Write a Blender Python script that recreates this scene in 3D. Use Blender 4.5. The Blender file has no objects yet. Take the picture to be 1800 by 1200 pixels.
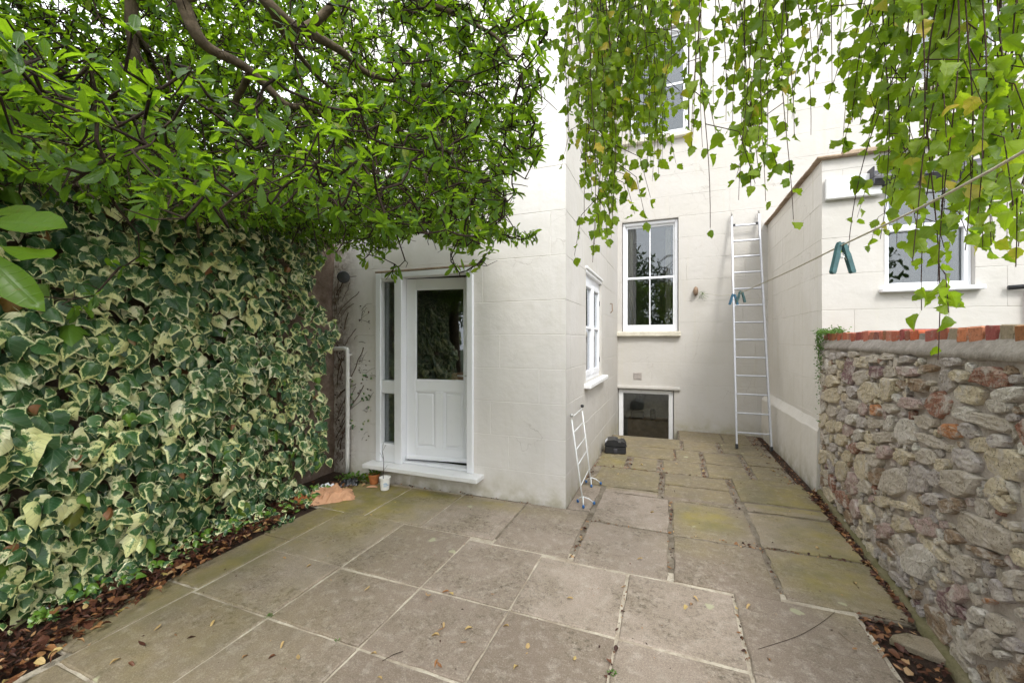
import bpy, math, random
import numpy as np
from mathutils import Vector, Matrix, noise as mnoise

random.seed(7)
rng = np.random.default_rng(7)
SC = bpy.context.scene
COL = SC.collection

# ------------------------------------------------------------------ camera, sky, sun, exposure
YAW = math.atan(280 / 720)
CAMZ = 1.6
cam_data = bpy.data.cameras.new('camera')
cam_data.sensor_width = 36.0
cam_data.lens = 36.0 * 720 / 1800
cam_data.shift_y = -2 / 1800
cam_data.clip_start = 0.05
cam_data.clip_end = 400
cam = bpy.data.objects.new('camera', cam_data)
cam.location = (0, 0, CAMZ)
cam.rotation_euler = (math.radians(90), 0, YAW)
COL.objects.link(cam)
SC.camera = cam

SUN_EL, SUN_AZ = math.radians(46), math.radians(150)
world = bpy.data.worlds.new('World')
SC.world = world
world.use_nodes = True
wn, wl = world.node_tree.nodes, world.node_tree.links
wn.clear()
sky = wn.new('ShaderNodeTexSky')
sky.sky_type = 'NISHITA'
sky.sun_disc = False
sky.sun_elevation = SUN_EL
sky.sun_rotation = SUN_AZ
sky.air_density = 1.0
sky.dust_density = 3.0
hs = wn.new('ShaderNodeHueSaturation')
hs.inputs['Saturation'].default_value = 0.25
wl.new(sky.outputs['Color'], hs.inputs['Color'])
mx = wn.new('ShaderNodeMix'); mx.data_type = 'RGBA'
mx.inputs[0].default_value = 0.75
wl.new(hs.outputs['Color'], mx.inputs[6])
tcw = wn.new('ShaderNodeTexCoord')
cn = wn.new('ShaderNodeTexNoise'); cn.inputs['Scale'].default_value = 2.2; cn.inputs['Detail'].default_value = 4
wl.new(tcw.outputs['Generated'], cn.inputs['Vector'])
cr = wn.new('ShaderNodeValToRGB')
cr.color_ramp.elements[0].position = 0.3; cr.color_ramp.elements[0].color = (7.6, 8.0, 8.6, 1)
cr.color_ramp.elements[1].position = 0.7; cr.color_ramp.elements[1].color = (9.6, 9.8, 10.0, 1)
wl.new(cn.outputs['Fac'], cr.inputs['Fac'])
wl.new(cr.outputs['Color'], mx.inputs[7])
bg = wn.new('ShaderNodeBackground'); bg.inputs['Strength'].default_value = 0.12
wl.new(mx.outputs[2], bg.inputs['Color'])
wo = wn.new('ShaderNodeOutputWorld')
wl.new(bg.outputs[0], wo.inputs['Surface'])

sd = bpy.data.lights.new('sun', 'SUN')
sd.energy = 0.75
sd.angle = math.radians(12)
sd.color = (1.0, 0.97, 0.92)
sun = bpy.data.objects.new('sun', sd)
dv = Vector((math.sin(SUN_AZ) * math.cos(SUN_EL), math.cos(SUN_AZ) * math.cos(SUN_EL), math.sin(SUN_EL)))
sun.rotation_euler = dv.to_track_quat('Z', 'Y').to_euler()
sun.location = (0, -5, 12)
COL.objects.link(sun)
SC.view_settings.view_transform = 'Standard'
SC.view_settings.look = 'None'
SC.view_settings.exposure = 1.55
SC.view_settings.gamma = 1.0
SC.view_settings.use_curve_mapping = False
SC.cycles.use_denoising = True
SC.cycles.max_bounces = 8
SC.cycles.diffuse_bounces = 5
SC.cycles.transparent_max_bounces = 16
SC.cycles.sample_clamp_indirect = 8

# measured rays of the photograph, used to find world points on known planes
FW = Vector((-math.sin(YAW), math.cos(YAW), 0)); RT = Vector((math.cos(YAW), math.sin(YAW), 0))
def ray(px, py):
    return FW + RT * ((px - 900) / 720) + Vector((0, 0, (598 - py) / 720))
def at(px, py, d):
    return Vector((0, 0, CAMZ)) + ray(px, py) * d
def proj(p):
    d = p[0] * FW.x + p[1] * FW.y
    return (900 + 720 * (p[0] * RT.x + p[1] * RT.y) / d, 598 - (p[2] - CAMZ) * 720 / d, d)

# ------------------------------------------------------------------ material helpers
class NT:
    def __init__(s, name):
        s.m = bpy.data.materials.new(name); s.m.use_nodes = True
        s.t = s.m.node_tree; s.t.nodes.clear()
        s.out = s.t.nodes.new('ShaderNodeOutputMaterial')
    def n(s, typ, **kw):
        nd = s.t.nodes.new(typ)
        for k, v in kw.items(): setattr(nd, k, v)
        return nd
    def l(s, a, b): s.t.links.new(a, b)
    def set(s, sock, v):
        if hasattr(v, 'is_linked') or isinstance(v, bpy.types.NodeSocket): s.l(v, sock)
        else: sock.default_value = v
    def noise(s, scale, detail=4, rough=0.55, vec=None, dist=0.0):
        nd = s.n('ShaderNodeTexNoise'); nd.inputs['Scale'].default_value = scale
        nd.inputs['Detail'].default_value = detail; nd.inputs['Roughness'].default_value = rough
        nd.inputs['Distortion'].default_value = dist
        if vec is not None: s.l(vec, nd.inputs['Vector'])
        return nd.outputs['Fac']
    def voro(s, scale, vec=None, feature='F1', out='Distance', rnd=1.0):
        nd = s.n('ShaderNodeTexVoronoi'); nd.feature = feature
        nd.inputs['Scale'].default_value = scale
        nd.inputs['Randomness'].default_value = rnd
        if vec is not None: s.l(vec, nd.inputs['Vector'])
        return nd.outputs[out]
    def ramp(s, fac, p0, p1, a=0.0, b=1.0):
        nd = s.n('ShaderNodeMapRange'); nd.clamp = True
        s.set(nd.inputs['Value'], fac)
        nd.inputs['From Min'].default_value = p0; nd.inputs['From Max'].default_value = p1
        nd.inputs['To Min'].default_value = a; nd.inputs['To Max'].default_value = b
        return nd.outputs[0]
    def math(s, op, a, b=0.0):
        nd = s.n('ShaderNodeMath', operation=op)
        s.set(nd.inputs[0], a); s.set(nd.inputs[1], b)
        return nd.outputs[0]
    def mix(s, fac, a, b, blend='MIX'):
        nd = s.n('ShaderNodeMix'); nd.data_type = 'RGBA'; nd.blend_type = blend
        s.set(nd.inputs[0], fac)
        for sock, v in ((nd.inputs[6], a), (nd.inputs[7], b)):
            if isinstance(v, tuple) and len(v) == 3: v = v + (1,)
            s.set(sock, v)
        return nd.outputs[2]
    def pos(s): return s.n('ShaderNodeNewGeometry').outputs['Position']
    def obj(s): return s.n('ShaderNodeTexCoord').outputs['Object']
    def sep(s, v):
        nd = s.n('ShaderNodeSeparateXYZ'); s.l(v, nd.inputs[0]); return nd.outputs
    def attr(s, name, out='Fac'):
        nd = s.n('ShaderNodeAttribute'); nd.attribute_name = name; return nd.outputs[out]
    def scalevec(s, v, sc):
        nd = s.n('ShaderNodeMapping'); s.l(v, nd.inputs['Vector']); nd.inputs['Scale'].default_value = sc
        return nd.outputs[0]
    def bump(s, h, strength=0.5, dist=0.01, prev=None):
        nd = s.n('ShaderNodeBump'); nd.inputs['Strength'].default_value = strength
        nd.inputs['Distance'].default_value = dist
        s.l(h, nd.inputs['Height'])
        if prev is not None: s.l(prev, nd.inputs['Normal'])
        return nd.outputs[0]
    def pbr(s, col, rough=0.7, normal=None, spec=0.4, metal=0.0):
        p = s.n('ShaderNodeBsdfPrincipled')
        if isinstance(col, tuple) and len(col) == 3: col = col + (1,)
        s.set(p.inputs['Base Color'], col); s.set(p.inputs['Roughness'], rough)
        p.inputs['Specular IOR Level'].default_value = spec
        s.set(p.inputs['Metallic'], metal)
        if normal is not None: s.l(normal, p.inputs['Normal'])
        return p
    def done(s, shader):
        s.l(shader.outputs[0] if hasattr(shader, 'outputs') else shader, s.out.inputs['Surface']); return s.m

def mat_render(name, base=(0.80, 0.765, 0.70), stain=0.5, creeper=False):
    s = NT(name); P = s.pos(); X, Y, Z = s.sep(P)
    big = s.noise(1.1, 5, 0.6, P); med = s.noise(7, 5, 0.6, P); fine = s.noise(60, 3, 0.6, P)
    col = s.mix(s.ramp(big, 0.35, 0.7), base, tuple(c * k for c, k in zip(base, (0.93, 0.925, 0.90))))
    col = s.mix(s.ramp(med, 0.55, 0.8, 0, 0.35), col, tuple(c * k for c, k in zip(base, (0.88, 0.86, 0.80))))
    # damp and algae near the ground, run-off streaks below copings: wear that stays put
    st = s.scalevec(P, (9, 9, 0.55)); streak = s.noise(1.0, 5, 0.65, st)
    low = s.ramp(Z, 0.02, 0.42, 1.0, 0.0)
    lowm = s.math('MULTIPLY', s.math('MULTIPLY', low, low), s.ramp(med, 0.32, 0.62))
    col = s.mix(s.math('MULTIPLY', lowm, 0.6), col, (0.33, 0.29, 0.15))
    col = s.mix(s.math('MULTIPLY', s.ramp(streak, 0.54, 0.74), stain), col, (0.50, 0.46, 0.33))
    speck = s.voro(30, P); sp = s.math('MULTIPLY', s.ramp(speck, 0.03, 0.09, 1, 0), s.ramp(s.noise(3, 3, 0.5, P), 0.58, 0.7))
    col = s.mix(s.math('MULTIPLY', sp, 0.5), col, (0.42, 0.36, 0.28))
    if creeper:
        left = s.ramp(X, -3.72, -3.42, 1.0, 0.0)
        cm = s.math('MULTIPLY', left, s.ramp(s.noise(13, 6, 0.75, P, 0.6), 0.40, 0.58))
        col = s.mix(s.math('MULTIPLY', left, 0.35), col, (0.42, 0.34, 0.26))
        col = s.mix(s.math('MULTIPLY', cm, 0.8), col, (0.13, 0.085, 0.055))
    ve = s.n('ShaderNodeTexVoronoi'); ve.feature = 'DISTANCE_TO_EDGE'; ve.inputs['Scale'].default_value = 1.6
    wv = s.n('ShaderNodeVectorMath', operation='ADD'); s.l(P, wv.inputs[0]); n3 = s.n('ShaderNodeTexNoise'); n3.inputs['Scale'].default_value = 5; n3.inputs['Detail'].default_value = 6
    s.l(P, n3.inputs['Vector']); s3 = s.n('ShaderNodeVectorMath', operation='SCALE'); s3.inputs['Scale'].default_value = 0.25; s.l(n3.outputs['Color'], s3.inputs[0]); s.l(s3.outputs[0], wv.inputs[1]); s.l(wv.outputs[0], ve.inputs['Vector'])
    crack = s.math('MULTIPLY', s.ramp(ve.outputs['Distance'], 0.0, 0.006, 1, 0), s.ramp(s.noise(1.3, 3, 0.5, P), 0.52, 0.62))
    col = s.mix(s.math('MULTIPLY', crack, 0.55), col, (0.30, 0.26, 0.22))
    h = s.math('ADD', s.math('MULTIPLY', s.noise(4.5, 4, 0.55, P), 1.0), s.math('MULTIPLY', med, 0.35))
    n = s.bump(h, 0.55, 0.02); n = s.bump(fine, 0.25, 0.002, n)
    return s.done(s.pbr(col, 0.75, n, 0.3))

def mat_paint(name, col=(0.80, 0.81, 0.84), rough=0.35, dirt=0.25):
    s = NT(name); P = s.pos()
    c = s.mix(s.ramp(s.noise(9, 5, 0.65, P), 0.58, 0.8, 0, dirt), col, tuple(x * 0.72 for x in col))
    n = s.bump(s.noise(40, 3, 0.5, P), 0.08, 0.002)
    return s.done(s.pbr(c, rough, n, 0.5))

def mat_plain(name, col, rough=0.5, metal=0.0, var=0.15, scale=20, bump=0.1, spec=0.4):
    s = NT(name); P = s.pos()
    c = s.mix(s.ramp(s.noise(scale, 4, 0.6, P), 0.3, 0.7), tuple(x * (1 - var) for x in col), tuple(min(1, x * (1 + var)) for x in col))
    n = s.bump(s.noise(scale * 3, 4, 0.6, P), bump, 0.003)
    return s.done(s.pbr(c, rough, n, spec, metal))

def mat_glass():
    s = NT('window_glass')
    fr = s.n('ShaderNodeFresnel'); fr.inputs['IOR'].default_value = 1.5
    f = s.math('ADD', s.math('MULTIPLY', fr.outputs[0], 1.35), 0.02)
    g = s.n('ShaderNodeBsdfGlossy'); g.inputs['Roughness'].default_value = 0.012
    g.inputs['Color'].default_value = (0.95, 0.97, 1, 1)
    nb = s.bump(s.noise(2.2, 2, 0.5, s.pos()), 0.05, 0.02); s.l(nb, g.inputs['Normal'])
    t = s.n('ShaderNodeBsdfTransparent'); t.inputs['Color'].default_value = (0.80, 0.83, 0.82, 1)
    m = s.n('ShaderNodeMixShader'); s.l(f, m.inputs[0]); s.l(t.outputs[0], m.inputs[1]); s.l(g.outputs[0], m.inputs[2])
    return s.done(m)

def mat_flag():
    s = NT('paving_stone'); P = s.pos(); X, Y, Z = s.sep(P)
    tone = s.attr('tone'); moss = s.attr('moss')
    blot = s.noise(2.6, 6, 0.62, P); med = s.noise(14, 6, 0.7, P); fine = s.noise(150, 4, 0.75, P); grit = s.voro(230, P)
    c = s.mix(tone, (0.215, 0.168, 0.130), (0.385, 0.318, 0.262))
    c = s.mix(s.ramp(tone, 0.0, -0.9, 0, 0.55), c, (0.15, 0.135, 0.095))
    c = s.mix(s.ramp(blot, 0.42, 0.66, 0, 0.85), c, (0.245, 0.20, 0.15))
    c = s.mix(s.ramp(med, 0.5, 0.72, 0, 0.6), c, (0.50, 0.445, 0.38))
    c = s.mix(s.math('MULTIPLY', s.ramp(s.noise(30, 6, 0.8, P), 0.50, 0.62), s.ramp(s.noise(2.6, 4, 0.6, P), 0.46, 0.62, 0.18, 1.0)), c, (0.10, 0.080, 0.058))
    c = s.mix(s.ramp(fine, 0.46, 0.64, 0, 0.5), c, (0.12, 0.095, 0.072))
    c = s.mix(s.ramp(fine, 0.42, 0.28, 0, 0.6), c, (0.62, 0.56, 0.48))
    # algae
    mm = s.math('MULTIPLY', moss, s.ramp(s.noise(5, 5, 0.65, P), 0.25, 0.6, 0.35, 1.15))
    mm = s.math('MULTIPLY', mm, s.ramp(fine, 0.3, 0.6, 1.0, 0.7))
    mc = s.mix(s.ramp(s.noise(3, 4, 0.6, P), 0.35, 0.65), (0.30, 0.245, 0.045), (0.155, 0.145, 0.040))
    c = s.mix(s.ramp(mm, 0.0, 1.0), c, mc)
    # lichen discs
    wob = s.n('ShaderNodeVectorMath', operation='ADD'); s.l(P, wob.inputs[0])
    nn = s.n('ShaderNodeTexNoise'); nn.inputs['Scale'].default_value = 25; s.l(P, nn.inputs['Vector'])
    sc = s.n('ShaderNodeVectorMath', operation='SCALE'); s.l(nn.outputs['Color'], sc.inputs[0]); sc.inputs['Scale'].default_value = 0.05
    s.l(sc.outputs[0], wob.inputs[1])
    vd = s.n('ShaderNodeTexVoronoi'); vd.inputs['Scale'].default_value = 4.0; s.l(wob.outputs[0], vd.inputs['Vector'])
    pick = s.ramp(s.sep(vd.outputs['Color'])[0], 0.80, 0.83)
    li = s.math('MULTIPLY', s.ramp(vd.outputs['Distance'], 0.10, 0.14, 1, 0), pick)
    c = s.mix(s.math('MULTIPLY', li, 0.7), c, (0.42, 0.42, 0.27))
    h = s.math('ADD', s.math('MULTIPLY', fine, 0.6), s.math('MULTIPLY', med, 0.8))
    n = s.bump(h, 0.55, 0.006); n = s.bump(grit, 0.25, 0.002, n)
    r = s.ramp(s.noise(1.7, 3, 0.5, P), 0.35, 0.7, 0.55, 0.85)
    return s.done(s.pbr(c, r, n, 0.35))

def mat_stone():
    s = NT('rubble_stone'); P = s.pos()
    oc = s.attr('scol', 'Color')
    a = s.noise(22, 6, 0.7, P); b = s.noise(70, 5, 0.75, P); st = s.noise(1.0, 5, 0.7, s.scalevec(P, (40, 14, 60)), 0.4)
    c = s.mix(s.ramp(a, 0.40, 0.66, 0, 0.7), oc, s.mix(1.0, oc, (0.60, 0.56, 0.52), 'MULTIPLY'))
    c = s.mix(s.ramp(st, 0.50, 0.66, 0, 0.6), c, (0.66, 0.60, 0.50))
    c = s.mix(s.ramp(b, 0.55, 0.64, 0, 0.85), c, (0.07, 0.05, 0.038))
    c = s.mix(s.math('MULTIPLY', s.ramp(s.voro(48, P), 0.16, 0.06), s.ramp(s.noise(7, 3, 0.5, P), 0.45, 0.6)), c, (0.10, 0.075, 0.055))
    c = s.mix(s.ramp(s.noise(11, 6, 0.75, P), 0.50, 0.62, 0, 0.85), c, (0.60, 0.545, 0.49))
    c = s.mix(s.ramp(s.noise(16, 4, 0.7, P), 0.62, 0.72, 0, 0.5), c, (0.40, 0.31, 0.17))
    n = s.bump(a, 0.9, 0.02); n = s.bump(b, 0.9, 0.008, n); n = s.bump(st, 0.5, 0.01, n)
    return s.done(s.pbr(c, 0.88, n, 0.25))

def mat_mortar(name='lime_mortar', c1=(0.50, 0.445, 0.40), c2=(0.36, 0.31, 0.27)):
    s = NT(name); P = s.pos()
    a = s.noise(6, 5, 0.65, P); b = s.noise(60, 5, 0.75, P)
    c = s.mix(s.ramp(a, 0.35, 0.65), c1, c2)
    c = s.mix(s.ramp(b, 0.5, 0.72, 0, 0.6), c, tuple(x * 0.5 for x in c2))
    c = s.mix(s.ramp(s.voro(55, P), 0.04, 0.16, 0.6, 0), c, tuple(min(.8, x * 1.4) for x in c1))
    n = s.bump(s.noise(14, 5, 0.7, P), 0.7, 0.02); n = s.bump(b, 0.6, 0.006, n)
    return s.done(s.pbr(c, 0.92, n, 0.2))

def mat_brick():
    s = NT('red_brick'); P = s.pos()
    oc = s.attr('scol', 'Color')
    b = s.noise(70, 5, 0.75, P)
    c = s.mix(s.ramp(b, 0.5, 0.7, 0, 0.6), oc, (0.10, 0.05, 0.035))
    c = s.mix(s.ramp(s.noise(25, 5, 0.7, P), 0.56, 0.7, 0, 0.7), c, (0.42, 0.34, 0.28))
    n = s.bump(s.noise(30, 5, 0.7, P), 0.8, 0.008); n = s.bump(b, 0.5, 0.004, n)
    return s.done(s.pbr(c, 0.9, n, 0.2))

def mat_soil(name='soil', c1=(0.075, 0.045, 0.03), c2=(0.03, 0.018, 0.012)):
    s = NT(name); P = s.pos()
    a = s.noise(18, 6, 0.75, P); b = s.noise(90, 4, 0.75, P)
    c = s.mix(s.ramp(a, 0.35, 0.65), c1, c2)
    c = s.mix(s.ramp(b, 0.60, 0.7, 0, 0.7), c, (0.17, 0.10, 0.06))
    n = s.bump(a, 1.0, 0.03); n = s.bump(b, 0.9, 0.01, n)
    return s.done(s.pbr(c, 0.85, n, 0.3))

def leaf_shader(s, col, rough, trans_col, tfac, normal=None, spec=0.4):
    p = s.pbr(col, rough, normal, spec)
    t = s.n('ShaderNodeBsdfTranslucent'); s.set(t.inputs['Color'], trans_col)
    if normal is not None: s.l(normal, t.inputs['Normal'])
    m = s.n('ShaderNodeMixShader'); m.inputs[0].default_value = tfac
    s.l(p.outputs[0], m.inputs[1]); s.l(t.outputs[0], m.inputs[2])
    return s.done(m)

def veins(s, dens=11, slope=0.9):
    v = s.attr('luv', 'Vector'); u, w, m = s.sep(v)
    aw = s.math('ABSOLUTE', w)
    arg = s.math('MULTIPLY', s.math('SUBTRACT', u, s.math('MULTIPLY', aw, slope)), dens * 6.283)
    side = s.ramp(s.math('COSINE', arg), 0.80, 1.0)
    mid = s.ramp(aw, 0.0, 0.035, 1.0, 0.0)
    return s.math('MAXIMUM', s.math('MULTIPLY', side, 0.7), mid), u, w, m

def mat_leaf(name, c_dark, c_light, trans, tfac=0.35, rough=0.42, dens=11, slope=0.5, odd=None, spec=0.4, veincol=None):
    s = NT(name); r = s.attr('rnd')
    vn, u, w, m = veins(s, dens, slope)
    c = s.mix(s.ramp(r, 0.0, 0.93), c_dark, c_light)
    if odd is not None: 
        c = s.mix(s.ramp(r, 0.955, 0.96), c, odd)
        P = s.pos()
        spots = s.math('MULTIPLY', s.ramp(s.noise(90, 3, 0.6, P), 0.62, 0.72), s.ramp(r, 0.55, 0.7))
        c = s.mix(s.math('MULTIPLY', spots, 0.8), c, (0.16, 0.07, 0.02))
    c = s.mix(s.math('MULTIPLY', vn, 0.35), c, veincol or tuple(min(1, x * 1.5 + 0.02) for x in c_light))
    tc = s.mix(s.math('MULTIPLY', vn, 0.45), s.mix(r, tuple(x * 0.75 for x in trans), trans), tuple(x * 0.45 for x in trans))
    n = s.bump(vn, 0.35, 0.002)
    return leaf_shader(s, c, rough, tc, tfac, n, spec)

def mat_ivy():
    s = NT('variegated_ivy_leaf'); r = s.attr('rnd'); P = s.pos()
    vn, u, w, m = veins(s, 5, 0.75)
    nz = s.noise(15, 3, 0.6, P); n2 = s.noise(110, 2, 0.5, P)
    mm = s.math('ADD', m, s.math('MULTIPLY', s.math('SUBTRACT', nz, 0.5), 1.5))
    mm = s.math('ADD', mm, s.math('MULTIPLY', s.math('SUBTRACT', n2, 0.5), 0.8))
    mm = s.math('ADD', mm, s.math('MULTIPLY', s.math('SUBTRACT', s.math('POWER', r, 1.5), 0.35), 1.15))
    cream = s.ramp(mm, 0.60, 0.65)
    mid = s.ramp(mm, 0.44, 0.49)
    g = s.mix(r, (0.022, 0.082, 0.032), (0.085, 0.205, 0.048))
    g = s.mix(mid, g, (0.24, 0.36, 0.13))
    cc = s.mix(s.ramp(s.noise(4, 3, 0.5, P), 0.4, 0.65), (0.84, 0.85, 0.38), (0.90, 0.88, 0.60))
    c = s.mix(cream, g, cc)
    c = s.mix(s.math('MULTIPLY', vn, 0.35), c, (0.22, 0.30, 0.16))
    # a few fresh plain green leaves, a few brown ones
    c = s.mix(s.ramp(r, 0.972, 0.975), c, (0.13, 0.26, 0.025))
    c = s.mix(s.ramp(r, 0.988, 0.99), c, (0.30, 0.13, 0.05))
    n = s.bump(vn, 0.4, 0.003)
    return leaf_shader(s, c, 0.30, s.mix(0.5, c, (0.22, 0.36, 0.04)), 0.18, n, 0.7)

def mat_litter():
    s = NT('dead_leaf'); r = s.attr('rnd')
    nd = s.n('ShaderNodeValToRGB'); s.l(r, nd.inputs[0])
    e = nd.color_ramp.elements
    e[0].position = 0; e[0].color = (0.030, 0.014, 0.010, 1)
    e[1].position = 1; e[1].color = (0.50, 0.40, 0.12, 1)
    for p, c in ((0.35, (0.085, 0.030, 0.020, 1)), (0.6, (0.16, 0.065, 0.030, 1)), (0.8, (0.34, 0.16, 0.06, 1)), (0.93, (0.50, 0.33, 0.17, 1))):
        x = e.new(p); x.color = c
    vn, u, w, m = veins(s, 8, 0.6)
    c = s.mix(s.math('MULTIPLY', vn, 0.3), nd.outputs[0], (0.10, 0.05, 0.03))
    return leaf_shader(s, c, 0.5, c, 0.15, s.bump(vn, 0.3, 0.002), 0.4)

def mat_bark(name, c1, c2):
    s = NT(name); P = s.pos()
    a = s.noise(25, 6, 0.7, P); b = s.noise(90, 4, 0.7, P)
    c = s.mix(s.ramp(a, 0.35, 0.65), c1, c2)
    n = s.bump(a, 0.8, 0.01); n = s.bump(b, 0.5, 0.004, n)
    return s.done(s.pbr(c, 0.85, n, 0.2))

M = {}
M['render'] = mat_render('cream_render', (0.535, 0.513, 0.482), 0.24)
M['render_white'] = mat_render('off_white_render', (0.735, 0.708, 0.688), 0.15, creeper=True)
M['render_wing'] = mat_render('stained_cream_render', (0.72, 0.69, 0.645), 0.34)
M['paint'] = mat_paint('white_gloss_paint')
M['paint_old'] = mat_paint('old_white_paint', (0.76, 0.76, 0.76), 0.5, 0.6)
M['sill'] = mat_mortar('painted_stone_sill', (0.72, 0.68, 0.58), (0.56, 0.52, 0.42))
M['glass'] = mat_glass()
M['flag'] = mat_flag()
M['stone'] = mat_stone()
M['mortar'] = mat_mortar()
M['haunch'] = mat_mortar('cement_haunching', (0.40, 0.36, 0.32), (0.24, 0.21, 0.18))
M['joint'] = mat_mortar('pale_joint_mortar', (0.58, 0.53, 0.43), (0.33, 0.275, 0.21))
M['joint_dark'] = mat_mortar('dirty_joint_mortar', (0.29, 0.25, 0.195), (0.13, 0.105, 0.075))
M['brick'] = mat_brick()
M['soil'] = mat_soil()
M['alu'] = mat_plain('brushed_aluminium', (0.52, 0.53, 0.56), 0.45, 0.6, 0.08, 30, 0.05)
M['black'] = mat_plain('black_plastic', (0.018, 0.019, 0.022), 0.32, 0, 0.3, 20, 0.1, 0.5)
M['blackfelt'] = mat_plain('weathered_black_cover', (0.05, 0.05, 0.058), 0.45, 0, 0.4, 15, 0.3)
M['whiteplastic'] = mat_plain('white_plastic', (0.78, 0.77, 0.74), 0.4, 0, 0.06, 25, 0.1)
M['whitewire'] = mat_plain('white_coated_wire', (0.80, 0.82, 0.82), 0.35, 0, 0.04, 25, 0.02)
M['blue'] = mat_plain('blue_plastic', (0.03, 0.13, 0.35), 0.4)
M['terracotta'] = mat_plain('terracotta', (0.42, 0.15, 0.05), 0.7, 0, 0.2, 18, 0.2)
M['paper'] = mat_plain('brown_paper', (0.56, 0.31, 0.18), 0.7, 0, 0.12, 12, 0.2)
M['card'] = mat_plain('white_card', (0.78, 0.80, 0.86), 0.5, 0, 0.05, 25, 0.05)
M['pegteal'] = mat_plain('weathered_teal_plastic', (0.045, 0.115, 0.12), 0.5, 0, 0.3, 60, 0.2)
M['pegblue'] = mat_plain('weathered_blue_plastic', (0.05, 0.16, 0.26), 0.5, 0, 0.3, 60, 0.2)
M['steel'] = mat_plain('dull_steel', (0.5, 0.5, 0.48), 0.35, 0.8, 0.15, 40, 0.1)
M['rope'] = mat_plain('pale_clothes_line', (0.50, 0.45, 0.34), 0.7, 0, 0.25, 90, 0.4)
M['wood'] = mat_plain('weathered_wood', (0.24, 0.165, 0.11), 0.8, 0, 0.35, 12, 0.6)
M['coping'] = mat_mortar('brown_stone_coping', (0.42, 0.32, 0.23), (0.24, 0.175, 0.12))
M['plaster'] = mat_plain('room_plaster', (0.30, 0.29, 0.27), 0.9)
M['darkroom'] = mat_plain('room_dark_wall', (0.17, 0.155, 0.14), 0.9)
M['curtain'] = mat_plain('pale_curtain', (0.45, 0.40, 0.32), 0.9, 0, 0.08, 12, 0.2)
M['vent'] = mat_plain('grey_vent', (0.42, 0.38, 0.35), 0.7)
M['pipebrown'] = mat_plain('red_brown_pipe', (0.32, 0.11, 0.07), 0.6)
M['footing'] = mat_mortar('mossy_footing', (0.22, 0.19, 0.12), (0.14, 0.13, 0.06))
M['ivy'] = mat_ivy()
M['mag'] = mat_leaf('glossy_evergreen_leaf', (0.018, 0.060, 0.008), (0.065, 0.14, 0.012), (0.31, 0.52, 0.015), 0.54, 0.36, 9, 0.45, odd=(0.22, 0.24, 0.03))
M['birch'] = mat_leaf('birch_leaf', (0.045, 0.11, 0.008), (0.20, 0.27, 0.012), (0.40, 0.62, 0.02), 0.50, 0.42, 8, 0.7, odd=(0.50, 0.33, 0.04))
M['backleaf'] = mat_leaf('dark_garden_leaf', (0.020, 0.045, 0.012), (0.05, 0.095, 0.02), (0.10, 0.20, 0.02), 0.25, 0.5)
M['weed'] = mat_leaf('weed_leaf', (0.05, 0.12, 0.02), (0.14, 0.26, 0.04), (0.2, 0.4, 0.04), 0.3, 0.5)
M['litter'] = mat_litter()
M['bark'] = mat_bark('dark_bark', (0.15, 0.115, 0.075), (0.06, 0.045, 0.03))
M['twig'] = mat_bark('dark_twig', (0.045, 0.03, 0.02), (0.02, 0.013, 0.009))
M['birchbark'] = mat_bark('birch_twig_bark', (0.075, 0.042, 0.032), (0.03, 0.018, 0.014))
M['birchtrunk'] = mat_bark('birch_trunk_bark', (0.55, 0.52, 0.47), (0.12, 0.10, 0.09))
M['ivystem'] = mat_bark('ivy_stem_bark', (0.15, 0.10, 0.06), (0.06, 0.04, 0.025))
M['petiole'] = mat_plain('green_petiole', (0.17, 0.21, 0.06), 0.6)
M['oldwall'] = mat_mortar('old_wall_face', (0.27, 0.205, 0.165), (0.12, 0.085, 0.06))
M['grass'] = mat_soil('garden_ground', (0.05, 0.08, 0.02), (0.03, 0.04, 0.015))

# ------------------------------------------------------------------ object helpers
def tag(o, label=None, cat=None, group=None, kind=None):
    if label: o['label'] = label
    if cat: o['category'] = cat
    if group: o['group'] = group
    if kind: o['kind'] = kind
    return o
def empty(name, loc=(0, 0, 0), label=None, cat=None, group=None):
    o = bpy.data.objects.new(name, None); o.location = loc; o.empty_display_size = 0.1
    COL.objects.link(o); return tag(o, label, cat, group)
def link(name, me, parent=None, loc=None):
    o = bpy.data.objects.new(name, me); COL.objects.link(o)
    if parent is not None:
        o.parent = parent
        if loc is None: o.location = -world_loc(parent)
    if loc is not None: o.location = loc
    return o
def world_loc(o):
    v = Vector(o.location)
    while o.parent: o = o.parent; v += Vector(o.location)
    return v
CH = []   # (box helper) faces of a chamfered box
def _chamfer():
    vid = {}; vs = []
    for sx in (0, 1):
        for sy in (0, 1):
            for sz in (0, 1):
                for ax in range(3):
                    vid[(sx, sy, sz, ax)] = len(vs); vs.append((sx, sy, sz, ax))
    fs = []
    for ax in range(3):
        o1, o2 = [a for a in range(3) if a != ax]
        for sd_ in (0, 1):
            loop = []
            for a, b in ((0, 0), (1, 0), (1, 1), (0, 1)):
                c = [0, 0, 0]; c[ax] = sd_; c[o1] = a; c[o2] = b
                loop.append(vid[(c[0], c[1], c[2], ax)])
            fs.append(loop)
        for a in (0, 1):
            for b in (0, 1):
                c0 = [0, 0, 0]; c0[o1] = a; c0[o2] = b; c1 = list(c0); c1[ax] = 1
                fs.append([vid[(*c0, o1)], vid[(*c1, o1)], vid[(*c1, o2)], vid[(*c0, o2)]])
    for sx in (0, 1):
        for sy in (0, 1):
            for sz in (0, 1):
                fs.append([vid[(sx, sy, sz, a)] for a in range(3)])
    return vs, fs
CHV, CHF = _chamfer()

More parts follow.
